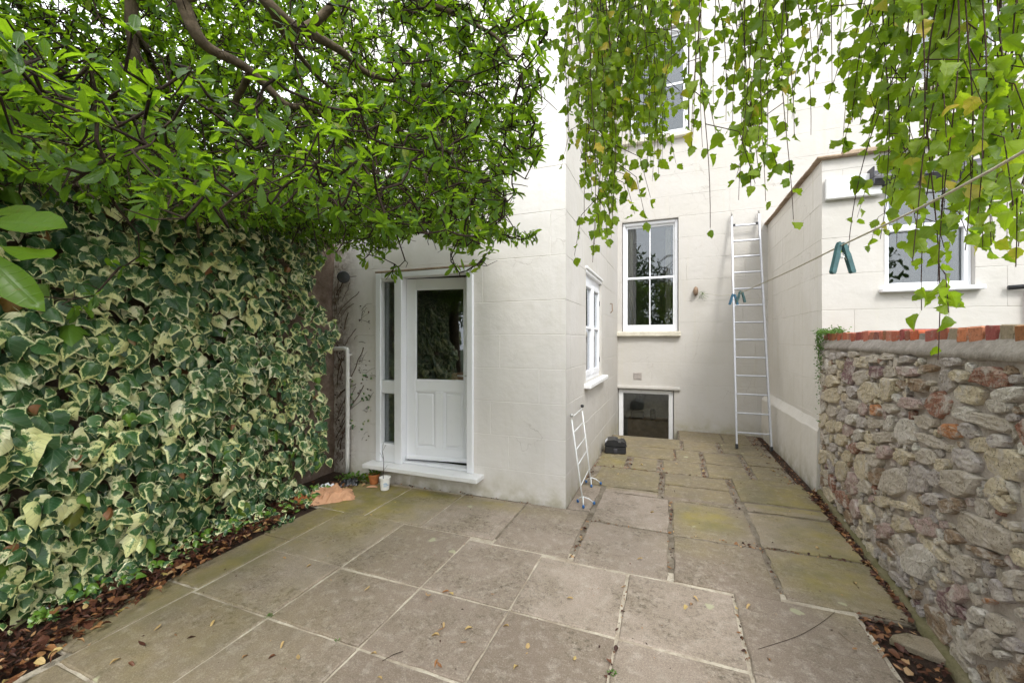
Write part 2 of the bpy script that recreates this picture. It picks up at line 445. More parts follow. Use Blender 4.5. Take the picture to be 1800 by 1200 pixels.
class MB:
    """collects shapes in world coordinates and links them as one mesh"""
    def __init__(s): s.v = []; s.f = []; s.mi = []
    def add(s, vs, fs, mi=0):
        o = len(s.v); s.v += [tuple(v) for v in vs]; s.f += [tuple(i + o for i in f) for f in fs]; s.mi += [mi] * len(fs); return s
    def box(s, x0, x1, y0, y1, z0, z1, b=0.0, mi=0, mat=None):
        lo = (x0, y0, z0); hi = (x1, y1, z1)
        if b <= 0:
            vs = [(x, y, z) for x in (x0, x1) for y in (y0, y1) for z in (z0, z1)]
            fs = [(0, 1, 3, 2), (4, 6, 7, 5), (0, 4, 5, 1), (2, 3, 7, 6), (0, 2, 6, 4), (1, 5, 7, 3)]
        else:
            b = min(b, (x1 - x0) / 2.2, (y1 - y0) / 2.2, (z1 - z0) / 2.2)
            vs = []
            for c in CHV:
                p = []
                for a in range(3):
                    q = hi[a] if c[a] else lo[a]
                    if a != c[3]: q += -b if c[a] else b
                    p.append(q)
                vs.append(tuple(p))
            fs = CHF
        if mat is not None: vs = [tuple(mat @ Vector(v)) for v in vs]
        return s.add(vs, fs, mi)
    def tube(s, pts, rad, n=6, caps=True, mi=0):
        pts = [Vector(p) for p in pts]
        if not hasattr(rad, '__len__'): rad = [rad] * len(pts)
        vs = []; up = None
        for i, p in enumerate(pts):
            d = (pts[min(i + 1, len(pts) - 1)] - pts[max(i - 1, 0)])
            if d.length < 1e-9: d = Vector((0, 0, 1))
            d.normalize()
            if up is None: up = d.orthogonal().normalized()
            else:
                up = up - d * up.dot(d)
                up = d.orthogonal().normalized() if up.length < 1e-6 else up.normalized()
            w = d.cross(up)
            for k in range(n):
                a = 2 * math.pi * k / n
                vs.append(p + (up * math.cos(a) + w * math.sin(a)) * rad[i])
        fs = []
        for i in range(len(pts) - 1):
            for k in range(n):
                k2 = (k + 1) % n
                fs.append((i * n + k, i * n + k2, (i + 1) * n + k2, (i + 1) * n + k))
        if caps:
            fs.append(tuple(range(n - 1, -1, -1))); fs.append(tuple((len(pts) - 1) * n + k for k in range(n)))
        return s.add(vs, fs, mi)
    def lathe(s, prof, c, n=24, axis=None, mi=0):
        """prof: list of (r, h) along axis from c"""
        ax = Vector(axis or (0, 0, 1)).normalized(); u = ax.orthogonal().normalized(); w = ax.cross(u); c = Vector(c)
        vs = []
        for r, h in prof:
            for k in range(n):
                a = 2 * math.pi * k / n
                vs.append(c + ax * h + (u * math.cos(a) + w * math.sin(a)) * r)
        fs = []
        for i in range(len(prof) - 1):
            for k in range(n):
                k2 = (k + 1) % n
                fs.append((i * n + k, i * n + k2, (i + 1) * n + k2, (i + 1) * n + k))
        return s.add(vs, fs, mi)
    def prism(s, poly, z0, z1, mi=0, fn=None):
        n = len(poly); vs = [(x, y, z0) for x, y in poly] + [(x, y, z1) for x, y in poly]
        if fn: vs = [fn(v) for v in vs]
        fs = [tuple(range(n - 1, -1, -1)), tuple(range(n, 2 * n))] + [(i, (i + 1) % n, n + (i + 1) % n, n + i) for i in range(n)]
        return s.add(vs, fs, mi)
    def build(s, name, mat, parent=None, smooth=False, label=None, attrs=None, fix=True):
        me = bpy.data.meshes.new(name); me.from_pydata([tuple(v) for v in s.v], [], s.f)
        mats = mat if isinstance(mat, (list, tuple)) else [mat]
        for m in mats: me.materials.append(m)
        if len(mats) > 1: me.polygons.foreach_set('material_index', s.mi)
        if fix:
            import bmesh
            bm = bmesh.new(); bm.from_mesh(me); bmesh.ops.recalc_face_normals(bm, faces=bm.faces); bm.to_mesh(me); bm.free()
        if smooth: me.polygons.foreach_set('use_smooth', [True] * len(me.polygons))
        if attrs:
            for k, v in attrs.items():
                if len(v) and hasattr(v[0], '__len__'):
                    a = me.color_attributes.new(k, 'FLOAT_COLOR', 'POINT'); a.data.foreach_set('color', np.array(v, dtype=np.float32).ravel())
                else:
                    a = me.attributes.new(k, 'FLOAT', 'POINT'); a.data.foreach_set('value', np.array(v, dtype=np.float32))
        me.update()
        o = link(name, me, parent)
        if label: o['label'] = label
        return o

def smooth_path(pts, sub=6):
    P = [Vector(p) for p in pts]; out = []
    for i in range(len(P) - 1):
        p0 = P[max(i - 1, 0)]; p1 = P[i]; p2 = P[i + 1]; p3 = P[min(i + 2, len(P) - 1)]
        for k in range(sub):
            t = k / sub
            out.append(0.5 * ((2 * p1) + (p2 - p0) * t + (2 * p0 - 5 * p1 + 4 * p2 - p3) * t * t + (3 * p1 - p0 - 3 * p2 + p3) * t ** 3))
    out.append(P[-1]); return out

# ------------------------------------------------------------------ leaves
def leaf_template(prof, fold=0.25, bend=0.15, serr=0.0, wav=0.0, petiole=0.0):
    """prof: (t, halfwidth); base at origin, tip at +Y, normal +Z, length 1"""
    vs = []; luv = []; fs = []
    r = random.Random(int(fold * 1e4) + int(bend * 1e3) + len(prof))
    for i, (t, w) in enumerate(prof):
        zb = -bend * t * t
        ww = w * (1 + (serr if i % 2 else -serr))
        vs.append((0, t, zb)); luv.append((t, 0, 0))
        for sgn in (-1, 1):
            vs.append((sgn * ww, t + w * 0.08, zb + fold * ww + wav * r.uniform(-1, 1) * ww)); luv.append((t, sgn * w, 1))
    for i in range(len(prof) - 1):
        a, b = i * 3, (i + 1) * 3
        fs += [(a + 1, a, b), (a + 1, b, b + 1), (a, a + 2, b + 2), (a, b + 2, b)]
    if petiole > 0:
        k = len(vs)
        vs += [(-0.012, 0, 0), (0.012, 0, 0), (0.012, -petiole, 0.02), (-0.012, -petiole, 0.02)]
        luv += [(0, 0, 0)] * 4
        fs += [(k, k + 1, k + 2), (k, k + 2, k + 3)]
    return np.array(vs, np.float32), np.array(fs, np.int32), np.array(luv, np.float32)

def ivy_template(seed):
    r = random.Random(seed)
    lob = r.uniform(0.6, 1.3)
    half = [(0.10, -0.07), (0.28, -0.10), (0.43, 0.02), (0.50 + 0.05 * lob, 0.20), (0.40, 0.36), (0.36, 0.50 - 0.05 * lob), (0.22, 0.72), (0.08, 0.93)]
    if lob < 0.8: half = [(0.10, -0.06), (0.27, -0.07), (0.40, 0.05), (0.46, 0.24), (0.43, 0.42), (0.34, 0.60), (0.20, 0.80), (0.07, 0.95)]
    pts = [(0, 0.03)] + [(x * r.uniform(.92, 1.08), y) for x, y in half] + [(r.uniform(-.05, .05), 1.03)] + [(-x * r.uniform(.92, 1.08), y) for x, y in reversed(half)]
    C = (0, 0.34); n = len(pts)
    cup = r.uniform(0.6, 2.3); bend = r.uniform(0.1, 0.9); off = r.uniform(-.12, .12); gx, gy_ = r.gauss(0, .45), r.gauss(.18, .35)
    def z(x, y): return -cup * x * x - bend * (y - 0.1) ** 2 * 0.8 + 0.10 * math.exp(-(x * 6) ** 2) * 0 - 0.10 * abs(math.sin(math.atan2(x, y - 0.0) * 2.5)) * math.hypot(x, y) 
    vs = [(C[0], C[1], z(*C) + 0.02)]; luv = [(C[1], 0, -0.25)]
    for q, m in ((0.42, 0.05), (0.78, 0.36), (1.0, 1.0)):
        for (x, y) in pts:
            X = C[0] + (x - C[0]) * q; Y = C[1] + (y - C[1]) * q
            vs.append((X, Y, z(X, Y) + (r.uniform(-.03, .03) if q == 1 else 0)))
            luv.append((Y, X, m + r.uniform(-.15, .15) + gx * X * 1.3 + gy_ * (Y - .4) + off * (1 if q > .5 else 0)))
    fs = [(0, 1 + i, 1 + (i + 1) % n) for i in range(n)]
    for k in range(2):
        a, b = 1 + k * n, 1 + (k + 1) * n
        for i in range(n):
            j = (i + 1) % n
            fs += [(a + i, b + i, b + j), (a + i, b + j, a + j)]
    k = len(vs)   # petiole
    vs += [(-0.015, 0.03, 0), (0.015, 0.03, 0), (0.01, -0.35, -0.25), (-0.01, -0.35, -0.25)]; luv += [(0, 0, 0.4)] * 4
    fs += [(k, k + 1, k + 2), (k, k + 2, k + 3)]
    return np.array(vs, np.float32), np.array(fs, np.int32), np.array(luv, np.float32)

def frame(d, n):
    """rotation whose Y is the tip direction and Z is near n"""
    d = d / (np.linalg.norm(d, axis=-1, keepdims=True) + 1e-9)
    n = n - d * np.sum(n * d, -1, keepdims=True)
    n = n / (np.linalg.norm(n, axis=-1, keepdims=True) + 1e-9)
    x = np.cross(d, n)
    return np.stack([x, d, n], -1)

def tri_mesh(name, V, F, mat, luv=None, rnd=None, smooth=True):
    me = bpy.data.meshes.new(name)
    me.vertices.add(len(V)); me.vertices.foreach_set('co', V.astype(np.float32).ravel())
    me.loops.add(len(F) * 3); me.loops.foreach_set('vertex_index', F.astype(np.int32).ravel())
    me.polygons.add(len(F)); me.polygons.foreach_set('loop_start', np.arange(0, len(F) * 3, 3, dtype=np.int32))
    me.update(calc_edges=True)
    if smooth: me.polygons.foreach_set('use_smooth', np.ones(len(F), bool))
    me.materials.append(mat)
    if luv is not None:
        a = me.attributes.new('luv', 'FLOAT_VECTOR', 'POINT'); a.data.foreach_set('vector', luv.astype(np.float32).ravel())
    if rnd is not None:
        a = me.attributes.new('rnd', 'FLOAT', 'POINT'); a.data.foreach_set('value', rnd.astype(np.float32))
    return me

def leaves_mesh(name, temps, loc, R, scale, var, rnd, mat):
    Vs, Fs, Ls, Rs = [], [], [], []; off = 0
    for k, (tv, tf, tl) in enumerate(temps):
        idx = np.nonzero(var == k)[0]
        if len(idx) == 0: continue
        V = np.einsum('nij,vj->nvi', R[idx] * scale[idx, None, None], tv) + loc[idx][:, None, :]
        nv = len(tv)
        F = tf[None] + (np.arange(len(idx)) * nv)[:, None, None] + off
        Vs.append(V.reshape(-1, 3)); Fs.append(F.reshape(-1, 3)); Ls.append(np.tile(tl, (len(idx), 1))); Rs.append(np.repeat(rnd[idx], nv))
        off += len(idx) * nv
    return tri_mesh(name, np.concatenate(Vs), np.concatenate(Fs), mat, np.concatenate(Ls), np.concatenate(Rs))

def plant_leaves(root, temps, loc, R, scale, rnd, mat, n_single=300, single='leaf', mass='foliage', nbins=6, inframe=True):
    """the leaves that show largest become single parts sharing mesh data, the rest one joined part"""
    N = len(loc); var = rng.integers(0, len(temps), N)
    rel = loc - np.array([0, 0, CAMZ])
    d = rel @ np.array(FW); lat = rel @ np.array(RT)
    ok = (d > 0.25) & (np.abs(lat / np.maximum(d, 1e-3)) < 1.22) & (np.abs(rel[:, 2] / np.maximum(d, 1e-3)) < 0.82)
    face = np.abs(np.einsum('ni,ni->n', R[:, :, 2], rel) / np.linalg.norm(rel, axis=1))
    score = np.where(ok, scale * scale * (face + 0.15) / np.maximum(d, 0.2) ** 2, 0)
    # prefer leaves with nothing in front of them (coarse screen-free depth test by direction bins)
    ang = np.round(np.stack([np.arctan2(lat, d), np.arctan2(rel[:, 2], d)], 1) / 0.035).astype(int)
    best = {}
    for i in np.nonzero(ok)[0]:
        k = (ang[i, 0], ang[i, 1])
        if k not in best or d[i] < d[best[k]]: best[k] = i
    front = np.zeros(N, bool); front[list(best.values())] = True
    score = score * np.where(front, 6.0, 1.0)
    order = np.argsort(-score); single_idx = order[:n_single]; rest = order[n_single:]
    W = world_loc(root); cache = {}
    for i in single_idx:
        b = min(int(rnd[i] * nbins), nbins - 1) if rnd[i] < 0.955 else 100 + int(rnd[i] * 1000)
        key = (int(var[i]), b)
        if key not in cache:
            tv, tf, tl = temps[var[i]]
            cache[key] = tri_mesh(single, tv, tf, mat, tl, np.full(len(tv), rnd[i]))
        o = bpy.data.objects.new(single, cache[key]); COL.objects.link(o); o.parent = root
        Mx = Matrix([[R[i, a, b_] * scale[i] for b_ in range(3)] for a in range(3)]).to_4x4()
        Mx.translation = Vector(loc[i]) - W
        o.matrix_local = Mx
    if len(rest):
        me = leaves_mesh(mass, temps, loc[rest] - np.array(W), R[rest], scale[rest], var[rest], rnd[rest], mat)
        o = link(mass, me, root, loc=(0, 0, 0)); o['kind'] = 'stuff'
    return single_idx

# ------------------------------------------------------------------ the ground and the paving
gm = MB()
gm.add([(-40, -60, -0.12), (40, -60, -0.12), (40, 7.1, -0.12), (-40, 7.1, -0.12)], [(0, 1, 2, 3)])
ground = tag(gm.build('ground', M['grass']), kind='structure')
# soil surface of the bed and edges, gently uneven
def soil_sheet(name, x0, x1, y0, y1, z, amp, step=0.06, mat='soil', edge=0.0):
    nx = max(2, int((x1 - x0) / step)); ny = max(2, int((y1 - y0) / step))
    vs = []; fs = []
    for j in range(ny + 1):
        for i in range(nx + 1):
            x = x0 + (x1 - x0) * i / nx; y = y0 + (y1 - y0) * j / ny
            vs.append((x, y, z + amp * mnoise.noise(Vector((x * 7, y * 7, 3))) + edge * max(0, min(1, (-3.22 - x) / 0.4))))
    for j in range(ny):
        for i in range(nx):
            a = j * (nx + 1) + i; fs.append((a, a + 1, a + nx + 2, a + nx + 1))
    m = MB(); m.add(vs, fs)
    return tag(m.build(name, M[mat], smooth=True), kind='structure')
soil_sheet('planting_bed', -3.80, -2.80, -1.6, 3.85, -0.024, 0.010, edge=0.04)
soil_sheet('soil_strip', 0.95, 1.62, -1.6, 5.3, -0.022, 0.014)
soil_sheet('soil_strip', 1.12, 1.42, 5.3, 7.9, -0.018, 0.010)

def gauss(x, y, cx, cy, sx, sy): return math.exp(-((x - cx) / sx) ** 2 - ((y - cy) / sy) ** 2)
def moss_at(x, y):
    m = 0.0
    m += 0.95 * gauss(x, y, 0.28, 4.05, 0.30, 0.36) * (1 if 0 < x < 0.66 and 3.6 < y < 4.45 else 0)
    m += 0.75 * gauss(x, y, 1.15, 3.95, 0.45, 0.75) * (1 if x > 0.64 else 0)
    m += 0.55 * gauss(x, y, 0.95, 3.25, 0.30, 0.28)
    m += 0.35 * gauss(x, y, 0.18, 3.45, 0.25, 0.15)
    m += 1.0 * gauss(x, y, -2.9, 3.35, 0.75, 0.38) * (1 if x < -2.0 else 0)
    m += 0.75 * gauss(x, y, -2.0, 3.66, 0.95, 0.10)
    m += 0.65 * gauss(x, y, -2.95, 2.1, 0.20, 1.1)
    m += 0.40 * gauss(x, y, -2.5, 2.7, 0.25, 0.30)
    m += 0.18 * gauss(x, y, -2.3, 1.3, 0.5, 0.5)
    m += 0.14 * max(0, min(1, (-1.4 - x) / 0.9)) + 0.02
    if y > 4.5: m += 0.30 + 0.2 * gauss(x, y, 1.1, 5.0, 0.4, 0.5) + 0.25 * gauss(x, y, -0.7, 5.6, 0.3, 0.5)
    return min(1, m)

paving = empty('paving', (0, 0, 0)); tag(paving, kind='structure')
jm = MB()
jm.box(-2.90, 1.02, -1.5, 3.04, -0.10, -0.0075)
jm.box(-3.36, -2.0, 3.0, 3.80, -0.10, -0.008)
jm.box(-3.155, -2.9, 1.13, 3.04, -0.10, -0.0125)
jm.build('joint_mortar', M['joint'], paving)
jm = MB()
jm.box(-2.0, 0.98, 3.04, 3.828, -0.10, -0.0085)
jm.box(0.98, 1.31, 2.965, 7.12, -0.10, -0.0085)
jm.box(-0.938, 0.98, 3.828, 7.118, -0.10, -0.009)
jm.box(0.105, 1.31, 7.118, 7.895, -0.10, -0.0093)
jm.build('dark_joint_mortar', M['joint_dark'], paving)

def flagstone(x0, x1, y0, y1, thick=0.045, rough=1.0, corner_cut=None):
    r = random.Random(int((x0 * 131 + y0 * 977) * 100))
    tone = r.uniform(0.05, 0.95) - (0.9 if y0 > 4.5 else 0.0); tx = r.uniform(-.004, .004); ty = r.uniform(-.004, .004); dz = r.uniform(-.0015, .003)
    n = 9; T = [0, 0.012] + [0.012 + (1 - 0.024) * k / (n - 1) for k in range(1, n - 1)] + [1 - 0.012, 1]
    W, D = x1 - x0, y1 - y0; vs = []; at_m = []; at_t = []; fs = []; N = len(T)
    jig = [[(r.gauss(0, 0.0022) * rough, r.gauss(0, 0.0022) * rough) for _ in T] for _ in T]
    for j, b in enumerate(T):
        for i, a in enumerate(T):
            x = x0 + W * a; y = y0 + D * b
            if i in (0, N - 1) or j in (0, N - 1): x += jig[j][i][0]; y += jig[j][i][1]; z = -0.006
            else: z = 0.0
            z += dz + tx * (a - .5) * 2 + ty * (b - .5) * 2 + 0.0016 * mnoise.noise(Vector((x * 5, y * 5, 1)))
            if corner_cut:
                cx, cy, k = corner_cut
                px, py = (x1 - x), (y1 - y)
                ov = k - (px + py * cy)
                if ov > 0: x -= ov * cx
            vs.append((x, y, z)); at_m.append(moss_at(x, y)); at_t.append(tone)
    for j in range(N - 1):
        for i in range(N - 1):
            a = j * N + i; fs.append((a, a + 1, a + N + 1, a + N))
    ring = [i for i in range(N)] + [j * N + N - 1 for j in range(1, N)] + [(N - 1) * N + i for i in range(N - 2, -1, -1)] + [j * N for j in range(N - 2, 0, -1)]
    o = len(vs)
    for q in ring:
        x, y, z = vs[q]; vs.append((x, y, -thick)); at_m.append(at_m[q]); at_t.append(tone * 0.5)
    L = len(ring)
    for k in range(L):
        fs.append((ring[k], o + k, o + (k + 1) % L, ring[(k + 1) % L]))
    m = MB(); m.add(vs, fs)
    return m.build('flagstone', M['flag'], paving, smooth=False, attrs={'moss': at_m, 'tone': at_t})

g = 0.0058
XS = [-2.85, -2.18, -1.52, -0.90, -0.275, 0.36, 1.0]
YS = [-1.40, -0.78, -0.16, 0.46, 1.08, 1.70, 2.26]
for j in range(len(YS) - 1):
    for i in range(6):
        if j == 5 and i == 5: flagstone(XS[i] + g, 0.985, YS[j] + g, YS[j + 1] - g)
        else: flagstone(XS[i] + g, XS[i + 1] - g, YS[j] + g, YS[j + 1] - g)
for a in ((-2.845, -2.186, 2.27, 3.0), (-2.174, -1.526, 2.27, 2.995), (-1.514, -0.906, 2.27, 2.945), (-0.892, -0.285, 2.27, 2.905),
          (-0.265, 0.352, 2.27, 2.905), (0.37, 1.00, 2.255, 2.95),
          (-3.14, -2.862, 1.14, 1.725), (-3.14, -2.862, 1.74, 2.405), (-3.15, -2.862, 2.42, 3.0),
          (-3.35, -2.635, 3.015, 3.74), (-2.62, -2.02, 3.01, 3.755), (-2.005, -1.335, 3.01, 3.80), (-1.315, -0.715, 2.96, 3.805),
          (-2.86, -2.86 + 0.001, 0, 0.001)):
    if a[1] - a[0] > 0.01: flagstone(*a)
back = [(-0.665, -0.025, 2.93, 3.635), (0.02, 0.635, 2.935, 3.61), (0.665, 1.31, 2.99, 3.64),
        (-0.925, -0.715, 3.85, 4.53), (-0.665, -0.025, 3.67, 4.40), (0.015, 0.63, 3.645, 4.385), (0.665, 1.31, 3.67, 4.37), (0.67, 1.32, 4.40, 4.61),
        (-0.66, -0.13, 4.43, 4.55), (-0.83, -0.13, 4.585, 5.275), (-0.07, 0.575, 4.42, 4.855), (-0.07, 0.575, 4.885, 5.275), (0.645, 1.34, 4.655, 5.38),
        (-0.90, -0.565, 5.31, 5.84), (-0.47, -0.175, 5.31, 5.84), (-0.095, 0.335, 5.31, 5.84), (0.41, 0.845, 5.32, 5.85), (0.93, 1.27, 5.42, 5.95),
        (-0.92, 0.03, 5.88, 6.455), (0.06, 0.36, 5.885, 6.455), (0.42, 0.85, 5.895, 6.46), (0.915, 1.30, 5.99, 6.52),
        (-0.92, 0.12, 6.50, 7.11), (0.175, 0.625, 6.51, 7.10), (0.695, 1.24, 6.53, 7.11), (0.125, 0.76, 7.14, 7.87), (0.79, 1.15, 7.15, 7.86)]
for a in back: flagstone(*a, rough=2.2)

# the sunken light well in front of the basement window
lw = MB()
lw.box(-0.94, 0.10, 7.105, 7.14, -1.1, -0.05); lw.box(0.10, 0.14, 7.14, 7.9, -1.1, -0.05); lw.box(-0.94, 0.14, 7.14, 7.9, -1.15, -1.1)
tag(lw.build('light_well', M['render']), kind='structure')

# ------------------------------------------------------------------ rendered walls with scored courses
def ashlar(name, org, ud, nd, u0, u1, z0, z1, courses, spacing, openings, mat, parent, seed=1, amp=0.0035):
    r = random.Random(seed); org = Vector(org); ud = Vector(ud); nd = Vector(nd)
    us = set(); zs = set()
    k = int((u1 - u0) / 0.14) + 1
    for i in range(k + 1): us.add(round(u0 + (u1 - u0) * i / k, 4))
    k = int((z1 - z0) / 0.14) + 1
    for i in range(k + 1): zs.add(round(z0 + (z1 - z0) * i / k, 4))
    cs = [c for c in courses if z0 < c < z1]
    zgro = set()
    gw = 0.0045
    for c in cs:
        zs -= {z for z in zs if abs(z - c) < 0.012 and z not in (z0, z1)}
        for d_ in (-gw, 0, gw): zs.add(round(c + d_, 4))
        zgro.add(round(c, 4))
    bands = [z0 - 1] + cs + [z1 + 1]; joints = {}
    for b in range(len(bands) - 1):
        off = (0.5 if b % 2 else 0.0) * spacing + r.uniform(-.08, .08); js = []
        x = u0 + off + 0.25
        while x < u1 - 0.12:
            js.append(round(x, 4)); x += spacing * r.uniform(0.85, 1.15)
        joints[b] = js
        for x in js:
            us -= {u for u in us if abs(u - x) < 0.012 and u not in (u0, u1)}
            for d_ in (-gw, 0, gw): us.add(round(x + d_, 4))
    for (a, b, c, d_, dep) in openings:
        for q in (a, b):
            us -= {u for u in us if abs(u - q) < 0.01}; us.add(q)
        for q in (c, d_):
            zs -= {z for z in zs if abs(z - q) < 0.01}; zs.add(q)
    U = sorted(us); Z = sorted(z for z in zs if z0 <= z <= z1)
    jset = {b: set(js) for b, js in joints.items()}
    def depth(u, z):
        e = min(1, (u - u0) / 0.08, (u1 - u) / 0.08)
        d_ = amp * max(0, e) * mnoise.noise(Vector((u * 2.3 + seed, z * 2.3, seed))) * 1.6
        for c in zgro:
            if abs(z - c) < 1e-4: return d_ - 0.0058 * (0.6 + 0.5 * mnoise.noise(Vector((u * 3, z * 9, 5)))) 
        b = sum(1 for c in cs if z > c)
        if any(abs(u - x) < 1e-4 for x in jset[b]): d_ -= 0.004
        return d_
    vs = []; fs = []; idx = {}
    for j, z in enumerate(Z):
        for i, u in enumerate(U):
            wob = 0.004 * mnoise.noise(Vector((u * 1.7, z * 3, seed))) if z0 < z < z1 and not any(abs(z - q) < 1e-3 for o_ in openings for q in o_[2:4]) else 0
            idx[(i, j)] = len(vs); vs.append(org + ud * u + Vector((0, 0, z + wob)) + nd * depth(u, z))
    for j in range(len(Z) - 1):
        for i in range(len(U) - 1):
            cu, cz = (U[i] + U[i + 1]) / 2, (Z[j] + Z[j + 1]) / 2
            if any(a < cu < b and c < cz < d_ for a, b, c, d_, _ in openings): continue
            fs.append((idx[(i, j)], idx[(i + 1, j)], idx[(i + 1, j + 1)], idx[(i, j + 1)]))
    m = MB(); m.add(vs, fs)
    for (a, b, c, d_, dep) in openings:
        q = [(a, c), (b, c), (b, d_), (a, d_)]
        fr = [org + ud * x + Vector((0, 0, z)) + nd * 0.004 for x, z in q]; bk = [org + ud * x + Vector((0, 0, z)) - nd * dep for x, z in q]
        m.add(fr + bk, [(i, (i + 1) % 4, 4 + (i + 1) % 4, 4 + i) for i in range(4)])
    o = m.build(name, mat, parent, fix=False)
    return o
def room(parent, x0, x1, y0, y1, z0, z1, mat='plaster', open_face='y0', name='room_interior'):
    vs = [(x, y, z) for x in (x0, x1) for y in (y0, y1) for z in (z0, z1)]
    F = {'x0': (0, 1, 3, 2), 'x1': (4, 6, 7, 5), 'y0': (0, 4, 5, 1), 'y1': (2, 3, 7, 6), 'z0': (0, 2, 6, 4), 'z1': (1, 5, 7, 3)}
    m = MB(); m.add(vs, [f for k, f in F.items() if k != open_face])
    return m.build(name, M[mat], parent, fix=False)

# --- rear extension (the block with the door)
ext = empty('rear_extension', (-2.3, 3.9, 0), 'cream rendered rear extension with the half glazed white door', 'house extension')
EC = [0.30, 0.64, 0.98, 1.32, 1.655, 1.99, 2.42, 2.85, 3.28, 3.71, 4.15, 4.60, 5.05, 5.5, 5.95]
ashlar('front_wall', (0, 3.83, 0), (1, 0, 0), (0, -1, 0), -3.84, -0.94, -0.05, 6.3, EC, 0.92,
       [(-3.15, -1.92, 0.17, 2.37, 0.30)], M['render_white'], ext, 3)
ashlar('side_wall', (-0.94, 0, 0), (0, 1, 0), (1, 0, 0), 3.83, 7.9, -1.15, 6.3, EC, 0.92,
       [(4.80, 5.95, 1.10, 2.44, 0.22)], M['render'], ext, 5)
m = MB(); m.box(-3.90, -0.86, 3.75, 7.9, 6.3, 6.42, 0.02); m.build('parapet_coping', M['coping'], ext)
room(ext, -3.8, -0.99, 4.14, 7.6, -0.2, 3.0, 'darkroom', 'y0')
# inner partition seen through the side window stays out of the way: back faces only

# door frame
m = MB()
m.box(-3.15, -3.08, 3.795, 3.93, 0.222, 2.362, 0.006)
m.box(-1.985, -1.915, 3.795, 3.93, 0.222, 2.362, 0.006)
m.box(-3.08, -1.985, 3.797, 3.93, 2.30, 2.362, 0.006)
m.box(-2.895, -2.795, 3.797, 3.93, 0.222, 2.30, 0.006)
m.box(-3.08, -2.895, 3.815, 3.92, 1.00, 1.145, 0.006)
m.box(-3.08, -2.895, 3.815, 3.92, 0.222, 0.43, 0.006)
m.box(-3.08, -2.895, 3.817, 3.92, 2.27, 2.30, 0.004)
m.box(-2.795, -1.985, 3.84, 3.96, 0.222, 0.245, 0.004)
df = m.build('door_frame', M['paint'], ext)
for z0, z1 in ((0.43, 1.0), (1.145, 2.27)):
    m = MB(); m.box(-3.08, -2.895, 3.87, 3.876, z0, z1); m.build('pane', M['glass'], df)
m = MB(); m.box(-3.16, -1.90, 3.796, 3.83, 2.364, 2.385, 0.004); m.build('head_trim', M['coping'], ext)
m = MB(); m.box(-3.225, -1.80, 3.66, 3.90, 0.172, 0.220, 0.006); m.build('door_sill', M['paint_old'], ext)
# door leaf, hinged at the left and standing slightly open inwards
DM = Matrix.Translation((-2.792, 3.885, 0)) @ Matrix.Rotation(math.radians(8.0), 4, 'Z')
def dbox(mb, x0, x1, y0, y1, z0, z1, b=0.004): mb.box(x0, x1, y0, y1, z0, z1, b, mat=DM)
m = MB(); DW = 0.80; zb, zt = 0.262, 2.29
dbox(m, 0, 0.108, 0, 0.044, zb, zt, 0.005); dbox(m, DW - 0.108, DW, 0, 0.044, zb, zt, 0.005)
dbox(m, 0.108, DW - 0.108, 0.001, 0.043, 2.175, zt, 0.004)
dbox(m, 0.108, DW - 0.108, 0.001, 0.043, 1.03, 1.15, 0.004)
dbox(m, 0.108, DW - 0.108, 0.001, 0.043, zb, 0.40, 0.004)
dbox(m, DW / 2 - 0.05, DW / 2 + 0.05, 0.001, 0.043, 0.40, 1.03, 0.004)
door = m.build('door', M['paint'], ext, label='white half glazed door standing slightly open')
for a, b in ((0.108, DW / 2 - 0.05), (DW / 2 + 0.05, DW - 0.108)):
    m = MB(); dbox(m, a, b, 0.022, 0.034, 0.40, 1.03, 0.0)
    dbox(m, a + 0.028, b - 0.028, 0.010, 0.03, 0.43, 1.00, 0.009)
    for q in ((a, b, 0.40, 0.412), (a, b, 1.018, 1.03)): dbox(m, q[0], q[1], 0.008, 0.03, q[2], q[3], 0.004)
    for q in ((a, a + 0.012), (b - 0.012, b)): dbox(m, q[0], q[1], 0.009, 0.03, 0.412, 1.018, 0.004)
    m.build('door_panel', M['paint'], door)
m = MB(); dbox(m, 0.108, DW - 0.108, 0.018, 0.024, 1.15, 2.175, 0.0); m.build('pane', M['glass'], door)
m = MB()
for q in ((0.108, DW - 0.108, 1.15, 1.164), (0.108, DW - 0.108, 2.161, 2.175)): dbox(m, q[0], q[1], 0.003, 0.017, q[2], q[3], 0.004)
for q in ((0.108, 0.122), (DW - 0.122, DW - 0.108)): dbox(m, q[0], q[1], 0.004, 0.017, 1.164, 2.161, 0.004)
m.build('glazing_bead', M['paint'], door)
m = MB(); dbox(m, 0.01, DW - 0.01, -0.035, -0.001, 0.268, 0.315, 0.012); m.build('weatherboard', M['paint'], door)
m = MB()
dbox(m, DW - 0.075, DW - 0.040, -0.009, -0.0005, 1.10, 1.30, 0.003)
m.tube([DM @ Vector((DW - 0.058, 0, 1.215)), DM @ Vector((DW - 0.058, -0.052, 1.215)), DM @ Vector((DW - 0.17, -0.055, 1.217))], 0.008, 8)
m.build('door_handle', M['steel'], door, smooth=True)
# what stands behind the door: a stack of shelves, boards and boxes in the gloom
m = MB(); m.box(-2.25, -1.75, 4.7, 5.1, 0.0, 1.9, 0.01); m.build('tall_cupboard', M['wood'], ext)
m = MB(); m.box(-2.80, -2.35, 4.9, 5.3, 0.0, 1.15, 0.02); m.build('crate', M['paper'], ext)

